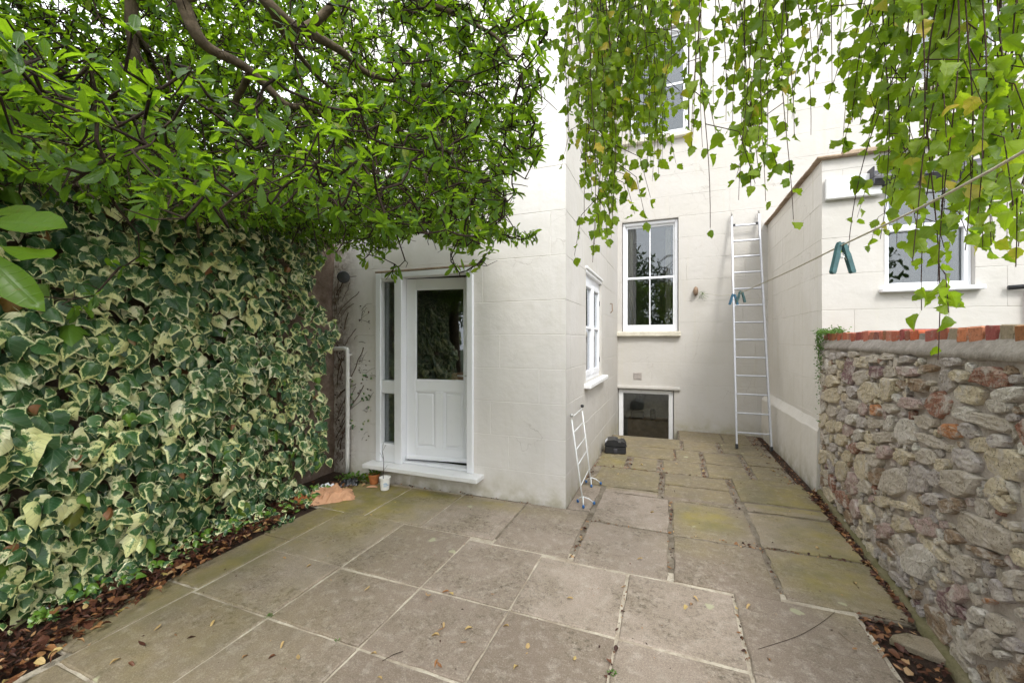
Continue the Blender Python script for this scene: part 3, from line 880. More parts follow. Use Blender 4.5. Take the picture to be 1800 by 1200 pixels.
# side window (painted timber casement)
def side_window():
    X = -0.985
    m = MB()
    m.box(X - 0.05, X + 0.012, 4.80, 4.86, 1.10, 2.43, 0.005); m.box(X - 0.05, X + 0.012, 5.89, 5.95, 1.10, 2.43, 0.005)
    m.box(X - 0.05, X + 0.011, 4.86, 5.89, 1.10, 1.16, 0.005); m.box(X - 0.05, X + 0.011, 4.86, 5.89, 2.31, 2.43, 0.005)
    m.box(X - 0.05, X + 0.010, 5.34, 5.40, 1.16, 2.31, 0.005)
    w = m.build('side_window', M['paint'], ext, label='white casement window in the side wall')
    for a, b in ((4.86, 5.34), (5.40, 5.89)):
        m = MB()
        m.box(X - 0.02, X + 0.03, a + .004, a + .05, 1.165, 2.305, 0.004); m.box(X - 0.02, X + 0.03, b - .05, b - .004, 1.165, 2.305, 0.004)
        m.box(X - 0.02, X + 0.029, a + .05, b - .05, 1.165, 1.225, 0.004); m.box(X - 0.02, X + 0.029, a + .05, b - .05, 2.255, 2.305, 0.004)
        m.box(X - 0.02, X + 0.026, a + .05, b - .05, 1.74, 1.77, 0.004)
        m.build('casement', M['paint'], w)
        for z0, z1 in ((1.225, 1.74), (1.77, 2.255)):
            m = MB(); m.box(X - 0.004, X, a + .05, b - .05, z0, z1); m.build('pane', M['glass'], w)
    for z in (1.33, 2.12):
        m = MB(); m.box(X + 0.03, X + 0.038, 5.868, 5.882, z - .035, z + .035, 0.002); m.build('hinge', M['black'], w)
    m = MB(); m.box(X - 0.02, X + 0.075, 4.79, 5.97, 2.44, 2.475, 0.008); m.box(X - 0.02, X + 0.055, 4.80, 5.96, 2.40, 2.44, 0.006); m.build('head_moulding', M['paint_old'], w)
    m = MB(); m.box(X - 0.04, -0.86, 4.72, 6.12, 1.035, 1.095, 0.012); m.build('sill', M['paint_old'], w)
side_window()

# --- main house
house = empty('town_house', (0, 7.95, 0), 'tall cream rendered house wall behind the ladder with sash windows', 'house')
HC = [0.03, 0.42, 0.80, 1.19, 1.57, 1.92, 2.29, 2.67, 3.05, 3.43, 3.81, 4.19, 4.57, 4.95, 5.33, 5.71, 6.09, 6.47, 6.85, 7.23, 7.61, 8.0, 8.38, 8.76]
ashlar('back_wall', (0, 7.9, 0), (1, 0, 0), (0, -1, 0), -4.6, 9.0, -1.15, 9.6, HC, 0.95,
       [(-0.86, 0.12, 1.745, 3.80, 0.26), (-0.935, 0.045, -0.75, 0.70, 0.22), (-0.72, 0.30, 5.28, 7.25, 0.26), (3.35, 4.40, 5.35, 7.7, 0.26)],
       M['render'], house, 9)
def sash(x0, x1, z0, z1, y=7.99, sill=True, label=None, bars=1):
    m = MB(); t = 0.045
    m.box(x0, x0 + t, y - 0.03, y + 0.10, z0, z1, 0.005); m.box(x1 - t, x1, y - 0.03, y + 0.10, z0, z1, 0.005)
    m.box(x0 + t, x1 - t, y - 0.029, y + 0.10, z1 - 0.05, z1, 0.005); m.box(x0 + t, x1 - t, y - 0.029, y + 0.10, z0, z0 + 0.035, 0.005)
    w = m.build('sash_window', M['paint'], house, label=label)
    zm = (z0 + z1) / 2 - 0.02
    xa, xb = x0 + t, x1 - t
    for k, (a, b, dy) in enumerate(((z0 + 0.035, zm + 0.02, -0.005), (zm - 0.02, z1 - 0.05, 0.035))):
        m = MB(); s_ = 0.035
        m.box(xa, xa + s_, y + dy, y + dy + 0.036, a, b, 0.004); m.box(xb - s_, xb, y + dy, y + dy + 0.036, a, b, 0.004)
        m.box(xa + s_, xb - s_, y + dy + .001, y + dy + 0.036, a, a + (0.085 if k == 0 else 0.04), 0.004)
        m.box(xa + s_, xb - s_, y + dy + .001, y + dy + 0.036, b - 0.04, b, 0.004)
        za, zb_ = a + (0.085 if k == 0 else 0.04), b - 0.04
        m.build('lower_sash' if k == 0 else 'upper_sash', M['paint'], w)
        m = MB(); xc = (xa + xb) / 2; m.box(xc - 0.011, xc + 0.011, y + dy + .002, y + dy + 0.034, za, zb_, 0.004); m.build('glazing_bar', M['paint'], w)
        for p0, p1 in ((xa + s_, xc - 0.011), (xc + 0.011, xb - s_)):
            m = MB(); m.box(p0, p1, y + dy + 0.018, y + dy + 0.022, za, zb_); m.build('pane', M['glass'], w)
    if sill:
        m = MB(); m.box(x0 - 0.14, x1 + 0.05, 7.80, 8.02, z0 - 0.095, z0 - 0.005, 0.014); m.build('stone_sill', M['sill'], w)
    return w
def curtain(x0, x1, z0, z1, y, parent=house, taper=0.0, side=1):
    m = MB(); n = 26; vs = []; fs = []
    for j in range(7):
        z = z0 + (z1 - z0) * j / 6
        for i in range(n + 1):
            t = i / n
            w = 1 - taper * (1 - abs(j / 6 - 0.0)) if taper else 1
            x = (x0 + (x1 - x0) * t * w) if side > 0 else (x1 - (x1 - x0) * t * w)
            vs.append((x, y + 0.025 * math.sin(t * 22 + j * .1), z))
    for j in range(6):
        for i in range(n):
            a = j * (n + 1) + i; fs.append((a, a + 1, a + n + 2, a + n + 1))
    m.add(vs, fs); return m.build('curtain', M['curtain'], parent, smooth=True, fix=False)
sash(-0.85, 0.11, 1.765, 3.79, label='four pane white sash window over the basement window')
curtain(-0.80, -0.68, 1.75, 3.75, 8.16); curtain(-0.10, -0.01, 1.75, 3.75, 8.16)
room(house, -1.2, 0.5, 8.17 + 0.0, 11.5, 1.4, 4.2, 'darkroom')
sash(-0.70, 0.28, 5.30, 7.23, label='upper white sash window half hidden by birch leaves')
curtain(-0.66, -0.5, 5.3, 7.2, 8.16)
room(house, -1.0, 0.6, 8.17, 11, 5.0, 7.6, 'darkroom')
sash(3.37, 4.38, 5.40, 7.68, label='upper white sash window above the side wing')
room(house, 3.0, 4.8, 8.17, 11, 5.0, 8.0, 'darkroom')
# basement window
m = MB()
m.box(-0.925, -0.845, 7.945, 8.03, -0.75, 0.685, 0.006); m.box(-0.045, 0.035, 7.945, 8.03, -0.75, 0.685, 0.006)
m.box(-0.845, -0.045, 7.946, 8.03, 0.615, 0.685, 0.006); m.box(-0.845, -0.045, 7.946, 8.03, -0.75, -0.66, 0.006)
bw = m.build('basement_window', M['paint_old'], house, label='low white framed window at paving level')
m = MB(); m.box(-0.845, -0.045, 7.985, 7.991, -0.66, 0.615); m.build('pane', M['glass'], bw)
m = MB(); m.box(-0.95, 0.15, 7.845, 7.905, 0.705, 0.765, 0.012); m.build('lintel_ledge', M['render'], bw)
room(house, -1.3, 0.6, 8.13, 9.6, -1.1, 1.2, 'plaster')
m = MB(); m.box(-0.80, 0.10, 8.35, 8.75, -0.75, 0.06, 0.01); m.build('workbench', M['wood'], house)
m = MB(); m.box(-0.75, -0.50, 8.40, 8.62, 0.06, 0.22, 0.03); m.lathe([(0.0, 0), (0.05, 0), (0.06, 0.16), (0.03, 0.2), (0, .2)], (-0.34, 8.5, 0.06), 14); m.build('bench_clutter', M['black'], house)
# air brick
m = MB(); m.box(-0.655, -0.505, 7.888, 7.905, 0.875, 1.005, 0.003); av = m.build('air_vent', M['vent'], house)
for k in range(5):
    m = MB(); z = 0.893 + k * 0.0235; m.box(-0.645, -0.515, 7.881, 7.8885, z, z + 0.011, 0.002); m.build('louvre', M['vent'], av)

# --- side wing
wing = empty('side_wing', (1.6, 6.5, 0), 'low cream rendered wing with sloping brown coping beside the ladder', 'house wing')
WC = [0.40, 0.78, 1.16, 1.54, 1.92, 2.30, 2.68, 3.06, 3.40]
ashlar('side_wall', (1.5, 0, 0), (0, 1, 0), (-1, 0, 0), 5.28, 7.9, 0.0, 3.52, WC, 0.9, [], M['render_wing'], wing, 13)
ashlar('front_wall', (0, 5.28, 0), (1, 0, 0), (0, -1, 0), 1.5, 8.0, -0.1, 3.52, WC, 0.85, [(2.03, 2.72, 2.13, 3.14, 0.24)], M['render'], wing, 14)
m = MB()
n = 14
for k in range(n):
    y0 = 5.22 + (7.9 - 5.22) * k / n; y1 = 5.22 + (7.9 - 5.22) * (k + 1) / n
    m.box(1.445 + random.uniform(-.004, .004), 1.66, y0, y1 - 0.002, 3.522, 3.550 + random.uniform(-.004, .004), 0.007)
m.build('side_coping', M['coping'], wing)
m = MB(); m.box(1.661, 8.0, 5.215, 5.42, 3.522, 3.57, 0.008); m.build('front_coping', M['coping'], wing)
# battered plinth along the foot of the side wall
pv = []; pf = []; yy = [5.30 + (7.88 - 5.30) * k / 20 for k in range(21)]
for y in yy:
    wv = 0.006 * mnoise.noise(Vector((y * 3, 0, 2))); zt_ = 0.64 + 0.012 * mnoise.noise(Vector((y * 4, 5, 2)))
    wv += 0.062 * (7.88 - y) / 2.58
    pv += [(1.392 + wv, y, -0.06), (1.398 + wv, y, 0.32), (1.402 + wv, y, zt_ - 0.02), (1.412 + wv, y, zt_), (1.497, y, zt_ + 0.09), (1.499, y, -0.06)]
for k in range(20):
    for i in range(5): a = k * 6 + i; pf.append((a, a + 1, a + 7, a + 6))
pf += [tuple(range(6)), tuple(120 + i for i in range(5, -1, -1))]
m = MB(); m.add(pv, pf); m.build('plinth', M['render_wing'], wing)
m = MB(); m.box(1.52, 1.99, 5.215, 5.272, 3.08, 3.305, 0.008); m.build('fascia_board', M['paint_old'], wing, label='white painted board under the coping')
m = MB()
m.box(2.03, 2.085, 5.33, 5.42, 2.13, 3.14, 0.005); m.box(2.665, 2.72, 5.33, 5.42, 2.13, 3.14, 0.005)
m.box(2.085, 2.665, 5.331, 5.42, 2.13, 2.185, 0.005); m.box(2.085, 2.665, 5.331, 5.42, 3.09, 3.14, 0.005); m.box(2.085, 2.665, 5.318, 5.41, 2.71, 2.775, 0.005)
ww = m.build('wing_window', M['paint'], wing, label='white window partly hidden by hanging birch leaves')
for z0, z1 in ((2.185, 2.71), (2.775, 3.09)):
    m = MB(); m.box(2.085, 2.665, 5.37, 5.376, z0, z1); m.build('pane', M['glass'], ww)
m = MB(); m.box(1.985, 2.765, 5.20, 5.35, 2.085, 2.128, 0.008); m.build('sill', M['paint'], ww)
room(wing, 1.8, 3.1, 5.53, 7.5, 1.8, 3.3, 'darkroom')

# black half round cover over the wing window
cov = empty('window_canopy', (2.5, 5.2, 3.2), 'black rolled cover above the side wing window', 'canopy')
prof = [(0, 0), (0.0, 0.16)] + [(-0.13 * math.sin(t), 0.05 + 0.11 * math.cos(t)) for t in [0.2 * k for k in range(9)]] + [(-0.10, 0.0)]
vs = []; xs = [1.90, 1.905] + [1.92 + 0.12 * k for k in range(9)] + [2.985, 2.99]
for x in xs:
    for (py_, pz) in prof: vs.append((x, 5.274 + py_, 3.17 + pz + 0.006 * math.sin(x * 30)))
n = len(prof); fs = []
for i in range(len(xs) - 1):
    for k in range(n): fs.append((i * n + k, i * n + (k + 1) % n, (i + 1) * n + (k + 1) % n, (i + 1) * n + k))
fs += [tuple(range(n)), tuple((len(xs) - 1) * n + k for k in range(n - 1, -1, -1))]
m = MB(); m.add(vs, fs); m.build('cover', M['blackfelt'], cov, smooth=False)
m = MB(); m.box(1.885, 1.90, 5.135, 5.274, 3.165, 3.345, 0.006); m.build('end_cap', M['blackfelt'], cov)

# red brown pipe at the far right
rp = empty('waste_pipe', (3.10, 5.2, 0), 'red brown pipe on the wing wall above the brick topped wall', 'pipe')
m = MB(); m.tube([(3.10, 5.225, 0.0), (3.10, 5.225, 2.06)], 0.03, 10); m.build('pipe', M['pipebrown'], rp, smooth=True)
m = MB(); m.tube([(2.93, 5.24, 2.09), (3.5, 5.20, 2.12)], 0.022, 8); m.build('branch_pipe', M['black'], rp, smooth=True)

# --- old boundary wall behind the ivy
ow = empty('boundary_wall', (-3.9, 1.5, 0), 'old brown garden wall hidden behind the ivy', 'garden wall')
m = MB(); nx, nz = 60, 24; vs = []; fs = []
for j in range(nz + 1):
    for i in range(nx + 1):
        y = -2.0 + 5.83 * i / nx; z = -0.05 + 2.95 * j / nz
        vs.append((-3.80 + 0.035 * mnoise.noise(Vector((y * 4, z * 5, 1))), y, z))
for j in range(nz):
    for i in range(nx): a = j * (nx + 1) + i; fs.append((a, a + 1, a + nx + 2, a + nx + 1))
m.add(vs, fs); m.build('wall_face', M['oldwall'], ow, smooth=True)
m = MB(); m.box(-4.1, -3.84, -2.0, 3.828, -0.05, 2.88); m.build('wall_core', M['oldwall'], ow)

# ------------------------------------------------------------------ rubble stone wall with brick coping
sw = empty('stone_wall', (1.45, 3.5, 0), 'rubble stone garden wall topped with a row of red bricks', 'stone wall')
WK, WC0 = 0.066, 1.131
def wall_x(y): return WC0 + WK * y
def wall_hit(px, py):
    r = ray(px, py); t = WC0 / (r.x - WK * r.y)
    return t * r.y, CAMZ + t * r.z
# mortar face
vs = []; fs = []; ny, nz = 130, 40
for j in range(nz + 1):
    for i in range(ny + 1):
        y = -1.6 + (5.285 + 1.6) * i / ny; z = -0.05 + 1.60 * j / nz
        d = 0.010 * mnoise.noise(Vector((y * 6, z * 6, 8))) + 0.006 * mnoise.noise(Vector((y * 19, z * 19, 8)))
        vs.append((wall_x(y) + d + 0.009, y, z))
for j in range(nz):
    for i in range(ny): a = j * (ny + 1) + i; fs.append((a, a + 1, a + ny + 2, a + ny + 1))
m = MB(); m.add(vs, fs); m.build('mortar', M['mortar'], sw, smooth=True)
m = MB(); m.add([(wall_x(y) + o, y, z) for y in (-1.6, 5.285) for o in (0.03, 0.32) for z in (-0.05, 1.6)], [(0, 2, 3, 1), (4, 5, 7, 6), (0, 1, 5, 4), (2, 6, 7, 3), (1, 3, 7, 5)])
m.build('wall_core', M['mortar'], sw)
# cement haunching under the bricks
vs = []; fs = []
for i in range(ny * 2 + 1):
    y = -1.6 + (5.28 + 1.6) * i / (ny * 2); x = wall_x(y)
    a = 0.008 * mnoise.noise(Vector((y * 8, 1, 8))); b = 0.012 * mnoise.noise(Vector((y * 11, 5, 8)))
    vs += [(x + 0.02, y, 1.505 + b), (x - 0.014 + a, y, 1.515 + b), (x - 0.010 + a, y, 1.545 + b * .5), (x + 0.035, y, 1.605), (x + 0.09, y, 1.612)]
for i in range(ny * 2):
    for k in range(4): a = i * 5 + k; fs.append((a, a + 1, a + 6, a + 5))
m = MB(); m.add(vs, fs); m.build('haunching', M['haunch'], sw, smooth=True)
# bricks on top
y = -1.55; k = 0
BR = [(0.46, 0.15, 0.085), (0.38, 0.12, 0.075), (0.52, 0.21, 0.13), (0.30, 0.11, 0.085), (0.48, 0.17, 0.105)]
rb = random.Random(11)
while y < 5.20:
    w = rb.choice((0.105, 0.108, 0.11, 0.10)) if y < 3.1 else rb.uniform(0.066, 0.108)
    miss = abs(y - 3.02) < 0.05
    if not miss:
        xx = wall_x(y) + 0.034 + rb.uniform(-.006, .008); zt_ = 1.664 + rb.uniform(-.004, .007) + 0.003 * (y - 3)
        m = MB(); m.box(xx, xx + 0.215, y + 0.005, y + w - rb.uniform(0.008, 0.02), 1.588, zt_, 0.006)
        vj = [(vx + rb.gauss(0, .0018), vy + rb.gauss(0, .0018), vz + rb.gauss(0, .0018)) for vx, vy, vz in m.v]; m.v = vj
        c = rb.choice(BR); c = tuple(q * rb.uniform(.7, 1.1) for q in c)
        if rb.random() < 0.12: c = (0.33, 0.27, 0.19)
        m.build('brick', M['brick'], sw, attrs={'scol': [(*c, 1)] * len(m.v)})
    y += w; k += 1
m = MB()
m.add([(wall_x(y_) + o, y_, z) for y_ in (-1.6, 5.27) for o, z in ((0.04, 1.60), (0.045, 1.642), (0.24, 1.645), (0.25, 1.60))], [(0, 1, 5, 4), (1, 2, 6, 5), (2, 3, 7, 6), (0, 3, 2, 1), (4, 5, 6, 7)])
m.build('brick_bedding', M['haunch'], sw)

SCOL = {'c': (0.66, 0.57, 0.41), 'g': (0.56, 0.495, 0.41), 'k': (0.50, 0.45, 0.43), 'p': (0.24, 0.14, 0.145), 'P': (0.50, 0.37, 0.34),
        'r': (0.32, 0.15, 0.10), 'o': (0.56, 0.25, 0.11), 'b': (0.33, 0.23, 0.15), 'w': (0.70, 0.655, 0.59)}
S5 = [(1290, 385, 255, 140, 8, 'r'), (1420, 500, 210, 100, -12, 'w'), (1150, 500, 180, 120, 10, 'c'), (1090, 375, 125, 80, 12, 'c'), (1350, 580, 175, 85, 12, 'w'),
      (1120, 625, 165, 100, 8, 'w'), (945, 560, 150, 165, 30, 'r'), (1030, 740, 150, 100, 8, 'o'), (1320, 685, 250, 105, 14, 'g'), (1150, 740, 140, 90, 30, 'k'),
      (1230, 830, 190, 100, 0, 'c'), (1390, 960, 270, 230, 25, 'c'), (1135, 930, 180, 130, 40, 'k'), (915, 810, 240, 60, 24, 'g'), (870, 910, 150, 110, 14, 'g'),
      (970, 965, 80, 105, 5, 'c'), (700, 910, 140, 105, 20, 'c'), (735, 740, 135, 175, 0, 'w'), (860, 680, 150, 100, 10, 'g'), (775, 560, 145, 75, 8, 'P'),
      (610, 465, 105, 155, 4, 'c'), (495, 485, 125, 130, -35, 'c'), (535, 350, 90, 80, 10, 'p'), (625, 350, 80, 80, 0, 'g'), (740, 345, 130, 70, 8, 'P'),
      (880, 325, 110, 50, 0, 'b'), (815, 440, 110, 90, 6, 'b'), (700, 430, 80, 60, 0, 'b'), (350, 350, 70, 165, 3, 'p'), (435, 290, 90, 75, 0, 'c'),
      (520, 262, 80, 60, 0, 'g'), (620, 250, 85, 45, 0, 'g'), (735, 268, 95, 50, -8, 'k'), (1030, 282, 150, 70, -8, 'k'), (1200, 255, 120, 50, 0, 'k'),
      (430, 385, 90, 90, -20, 'g'), (535, 600, 60, 75, -30, 'o'), (455, 595, 60, 95, 8, 'P'), (380, 570, 90, 85, 12, 'g'), (625, 590, 110, 60, 14, 'g'),
      (245, 505, 105, 105, 20, 'c'), (240, 410, 80, 85, 0, 'c'), (375, 480, 75, 70, 14, 'k'), (305, 475, 60, 70, 20, 'g'), (240, 610, 95, 70, 25, 'g'),
      (315, 635, 55, 85, 10, 'k'), (375, 665, 75, 80, 14, 'w'), (235, 710, 65, 95, 0, 'c'), (295, 710, 40, 70, 0, 'c'), (350, 740, 75, 75, 25, 'P'),
      (425, 765, 75, 75, 15, 'w'), (450, 685, 60, 75, 0, 'k'), (530, 690, 105, 75, 8, 'g'), (590, 780, 120, 85, -6, 'g'), (495, 790, 70, 70, 15, 'c'),
      (390, 850, 70, 75, 15, 'r'), (475, 845, 110, 60, 18, 'c'), (580, 880, 105, 90, 8, 'P'), (435, 980, 95, 175, -10, 'c'), (525, 935, 95, 90, 15, 'g'),
      (530, 1040, 95, 125, 0, 'b'), (655, 1070, 140, 190, 0, 'g'), (300, 1000, 85, 140, 0, 'c'), (345, 905, 65, 85, 10, 'c'), (375, 1085, 70, 150, 0, 'P'),
      (305, 800, 75, 80, 18, 'c'), (180, 665, 60, 100, 10, 'c'), (180, 910, 60, 100, 10, 'c'), (465, 1110, 110, 70, 40, 'g'), (250, 850, 60, 60, 10, 'k'),
      (630, 690, 45, 110, 10, 'w'), (1000, 410, 110, 140, 30, 'k'), (940, 1050, 110, 110, 30, 'k'), (820, 1060, 150, 200, 10, 'k'), (1090, 1080, 240, 170, 10, 'g'),
      (1340, 1120, 130, 150, 60, 'c'), (1450, 650, 90, 60, 10, 'k'), (1360, 810, 110, 90, 12, 'k'), (1460, 400, 70, 60, 0, 'k'), (370, 235, 80, 45, 0, 'g'), (300, 240, 60, 45, 0, 'k'), (245, 250, 40, 50, 0, 'k'),
      (245, 335, 55, 60, 0, 'g'), (300, 300, 40, 60, 0, 'c'), (890, 260, 70, 40, 0, 'g')]
S6 = [(545, 75, 110, 70, 15, 'c'), (660, 100, 150, 50, 18, 'c'), (975, 100, 130, 90, 0, 'b'), (1165, 260, 420, 170, 26, 'g'), (1290, 90, 150, 70, 45, 'c'),
      (655, 215, 150, 110, 20, 'c'), (825, 235, 120, 110, 20, 'P'), (555, 260, 80, 110, 20, 'P'), (880, 380, 210, 45, 42, 'c'), (980, 300, 110, 90, 20, 'b'),
      (1180, 400, 170, 50, 20, 'b'), (1270, 455, 60, 40, 0, 'b'), (1070, 480, 150, 130, 30, 'g'), (770, 450, 200, 210, 40, 'w'), (950, 700, 90, 190, -22, 'p'),
      (930, 550, 90, 30, 45, 'c'), (1020, 640, 110, 130, 20, 'P'), (1215, 695, 50, 35, 0, 'o'), (1130, 780, 120, 120, 30, 'w'), (1260, 830, 180, 110, 30, 'g'),
      (1170, 960, 190, 200, 35, 'g'), (1300, 640, 160, 110, 30, 'k'), (640, 560, 150, 40, 42, 'k'), (560, 370, 130, 40, 45, 'b'), (1370, 1130, 100, 110, 20, 'b'),
      (740, 650, 80, 60, 30, 'b'), (300, 60, 60, 130, -25, 'r'), (370, 120, 60, 130, -15, 'P'), (450, 150, 60, 120, -20, 'c'), (480, 60, 60, 60, 0, 'P'),
      (1350, 960, 120, 80, 20, 'k'), (1290, 1030, 80, 60, 0, 'w'), (200, 40, 60, 120, -25, 'c'), (860, 60, 110, 90, 0, 'k'), (1370, 300, 90, 90, 20, 'g'), (1370, 560, 90, 120, 20, 'g')]
stones = []
for (lst, ox, oy, sc_) in ((S5, 1400, 560, 3.75), (S6, 1400, 860, 3.53)):
    for (cx, cy, w, h, rot, c) in lst:
        rr = random.Random(cx * 7 + cy); n = rr.choice((8, 9, 10)); poly = []
        ca, sa = math.cos(math.radians(rot)), math.sin(math.radians(rot)); ex = rr.uniform(2.3, 4.0); ph = rr.uniform(0, 1)
        for i in range(n):
            a = 2 * math.pi * (i + ph + rr.uniform(-.25, .25)) / n
            q = (abs(math.cos(a)) ** ex + abs(math.sin(a)) ** ex) ** (-1 / ex) * rr.uniform(0.86, 1.14)
            q *= rr.uniform(.92, 1.04); x = math.cos(a) * q * w * 0.52; y_ = math.sin(a) * q * h * 0.5
            poly.append(wall_hit(ox + (cx + x * ca - y_ * sa) / sc_, oy + (cy + x * sa + y_ * ca) / sc_))
        stones.append((poly, SCOL[c], rr.uniform(0.012, 0.028)))
GR = 0.01; GY0, GY1 = -1.55, 5.26
occ = np.zeros((int((GY1 - GY0) / GR) + 1, 154), bool)
gy, gz = np.meshgrid(np.arange(occ.shape[0]) * GR + GY0, np.arange(occ.shape[1]) * GR, indexing='ij')
occ[:, 151:] = True
def inside(poly, sub):
    (a0, a1, b0, b1) = sub; Y_ = gy[a0:a1, b0:b1]; Z_ = gz[a0:a1, b0:b1]; r_ = np.zeros(Y_.shape, bool)
    for i in range(len(poly)):
        (x1, y1), (x2, y2) = poly[i], poly[(i + 1) % len(poly)]
        c = ((y1 > Z_) != (y2 > Z_)) & (Y_ < (x2 - x1) * (Z_ - y1) / (y2 - y1 + 1e-12) + x1); r_ ^= c
    return r_
def window_of(poly, pad=0):
    ys = [p[0] for p in poly]; zs_ = [p[1] for p in poly]
    return (max(0, int((min(ys) - pad - GY0) / GR)), max(0, int((max(ys) + pad - GY0) / GR) + 2), max(0, int((min(zs_) - pad) / GR)), max(0, int((max(zs_) + pad) / GR) + 2))
kept = []
for poly, c, pr in stones:
    cy = sum(p[0] for p in poly) / len(poly); cz = sum(p[1] for p in poly) / len(poly)
    poly = [(min(5.25, max(GY0, a)), min(1.515, max(0.02, b))) for a, b in poly]
    w_ = window_of(poly)
    big = [(cy + (a - cy) * 1.04, cz + (b - cz) * 1.04) for a, b in poly]
    ins = inside(poly, w_); sub = occ[w_[0]:w_[1], w_[2]:w_[3]]
    if ins.sum() < 4: continue
    if (ins & sub).sum() > 0.22 * ins.sum():
        poly = [(cy + (a - cy) * .8, cz + (b - cz) * .8) for a, b in poly]; w_ = window_of(poly); ins = inside(poly, w_); sub = occ[w_[0]:w_[1], w_[2]:w_[3]]
        if (ins & sub).sum() > 0.35 * max(1, ins.sum()): continue
    sub |= ins; kept.append((poly, c, pr))
fr = random.Random(5); cols = list(SCOL.values())
for (W_, H_, tries) in ((0.26, 0.13, 700), (0.19, 0.10, 2200), (0.12, 0.08, 2600), (0.085, 0.055, 4200), (0.05, 0.036, 5000)):
    for _ in range(tries):
        cy = fr.uniform(GY0 + .05, GY1 - .03); cz = fr.uniform(0.03, 1.49); iy, iz = int((cy - GY0) / GR), int(cz / GR)
        if occ[iy, iz]: continue
        w = W_ * fr.uniform(.75, 1.25); h = H_ * fr.uniform(.75, 1.3); rot = fr.gauss(0, 12 if W_ > .1 else 30)
        ca, sa = math.cos(math.radians(rot)), math.sin(math.radians(rot)); n = fr.choice((6, 7, 8, 9)); ex = fr.uniform(2.3, 4.2); poly = []
        for i in range(n):
            a = 2 * math.pi * (i + fr.uniform(-.25, .25)) / n
            q = (abs(math.cos(a)) ** ex + abs(math.sin(a)) ** ex) ** (-1 / ex) * fr.uniform(0.84, 1.16)
            x = math.cos(a) * q * w * .5; z_ = math.sin(a) * q * h * .5
            poly.append((cy + x * ca - z_ * sa, cz + x * sa + z_ * ca))
        if min(p[1] for p in poly) < 0.005 or max(p[1] for p in poly) > 1.515 or max(p[0] for p in poly) > 5.26 or min(p[0] for p in poly) < GY0: continue
        w_ = window_of(poly); ins = inside(poly, w_); sub = occ[w_[0]:w_[1], w_[2]:w_[3]]
        if (ins & sub).sum() > (0 if W_ > .1 else 1): continue
        # keep a joint
        pad = [(cy + (a - cy) * (1 + .016 / w), cz + (b - cz) * (1 + .016 / h)) for a, b in poly]; wp = window_of(pad); ip = inside(pad, wp)
        occ[wp[0]:wp[1], wp[2]:wp[3]] |= ip
        c = fr.choices(cols, weights=(5, 7, 5, .6, 1.5, .5, .2, 2, 3))[0]
        fq = fr.uniform(.82, 1.1); kept.append((poly, tuple(q * fq * fr.uniform(.985, 1.015) for q in c), fr.uniform(0.006, 0.018)))
def area(p): return abs(sum(p[i][0] * p[(i + 1) % len(p)][1] - p[(i + 1) % len(p)][0] * p[i][1] for i in range(len(p)))) / 2
def vis_score(p):
    cy = sum(q[0] for q in p) / len(p); return area(p) / (max(1.6, cy) ** 2) * (1 if cy > 2.1 else 0.02)
kept.sort(key=lambda k: -vis_score(k[0]))
def stone_geo(mb, cl, poly, c, pr, seed):
    r = random.Random(seed); n = len(poly)
    # refine the outline so that the edge is ragged
    P = []
    for i in range(n):
        a, b = poly[i], poly[(i + 1) % n]
        P.append(a); P.append(((a[0] + b[0]) / 2 + r.gauss(0, .0025), (a[1] + b[1]) / 2 + r.gauss(0, .0025)))
    n = len(P); cy = sum(p[0] for p in P) / n; cz = sum(p[1] for p in P) / n; vs = []
    tilt = (r.uniform(-.08, .08), r.uniform(-.08, .08)); face = wall_x(cy)
    for q, d in ((1.04, -0.016), (1.0, pr * 0.5), (0.93, pr * 0.95), (0.70, pr * 1.05), (0.38, pr * 1.0)):
        for (a, b) in P:
            y_, z_ = cy + (a - cy) * q, cz + (b - cz) * q
            nz_ = 0.008 * mnoise.noise(Vector((y_ * 42, z_ * 42, seed))) + 0.009 * mnoise.noise(Vector((y_ * 11, z_ * 11, seed)))
            dd = d + (nz_ if d > 0 else 0) + (tilt[0] * (y_ - cy) + tilt[1] * (z_ - cz) if d > 0 else 0)
            vs.append((wall_x(y_) - max(dd, -0.018), y_, z_))
    vs.append((face - pr * 1.05, cy, cz)); fs = []
    for k_ in range(4):
        for i in range(n): j = (i + 1) % n; fs.append((k_ * n + i, k_ * n + j, (k_ + 1) * n + j, (k_ + 1) * n + i))
    for i in range(n): fs.append((4 * n + i, 4 * n + (i + 1) % n, 5 * n))
    mb.add(vs, fs); cl += [(*c, 1)] * len(vs)
for i, (poly, c, pr) in enumerate(kept[:300]):
    m = MB(); cl = []; stone_geo(m, cl, poly, c, pr, i + 1)
    m.build('stone', M['stone'], sw, smooth=False, attrs={'scol': cl})
m = MB(); cl = []
for i, (poly, c, pr) in enumerate(kept[300:]): stone_geo(m, cl, poly, c, pr, 900 + i)
if m.v: tag(m.build('small_stones', M['stone'], sw, smooth=False, attrs={'scol': cl}), kind='stuff')
# mossy footing at the base
vs = []; fs = []
for i in range(61):
    y = 1.0 + 4.2 * i / 60; x = wall_x(y); w = 0.045 + 0.012 * mnoise.noise(Vector((y * 5, 2, 2))); 
    vs += [(x - w, y, -0.05), (x - w + .006, y, 0.022 + .008 * mnoise.noise(Vector((y * 6, 1, 1)))), (x + 0.01, y, 0.045), (x + 0.01, y, -0.05)]
for i in range(60):
    for k in range(3): a = i * 4 + k; fs.append((a, a + 1, a + 5, a + 4))
m = MB(); m.add(vs, fs); m.build('footing', M['footing'], sw, smooth=True)

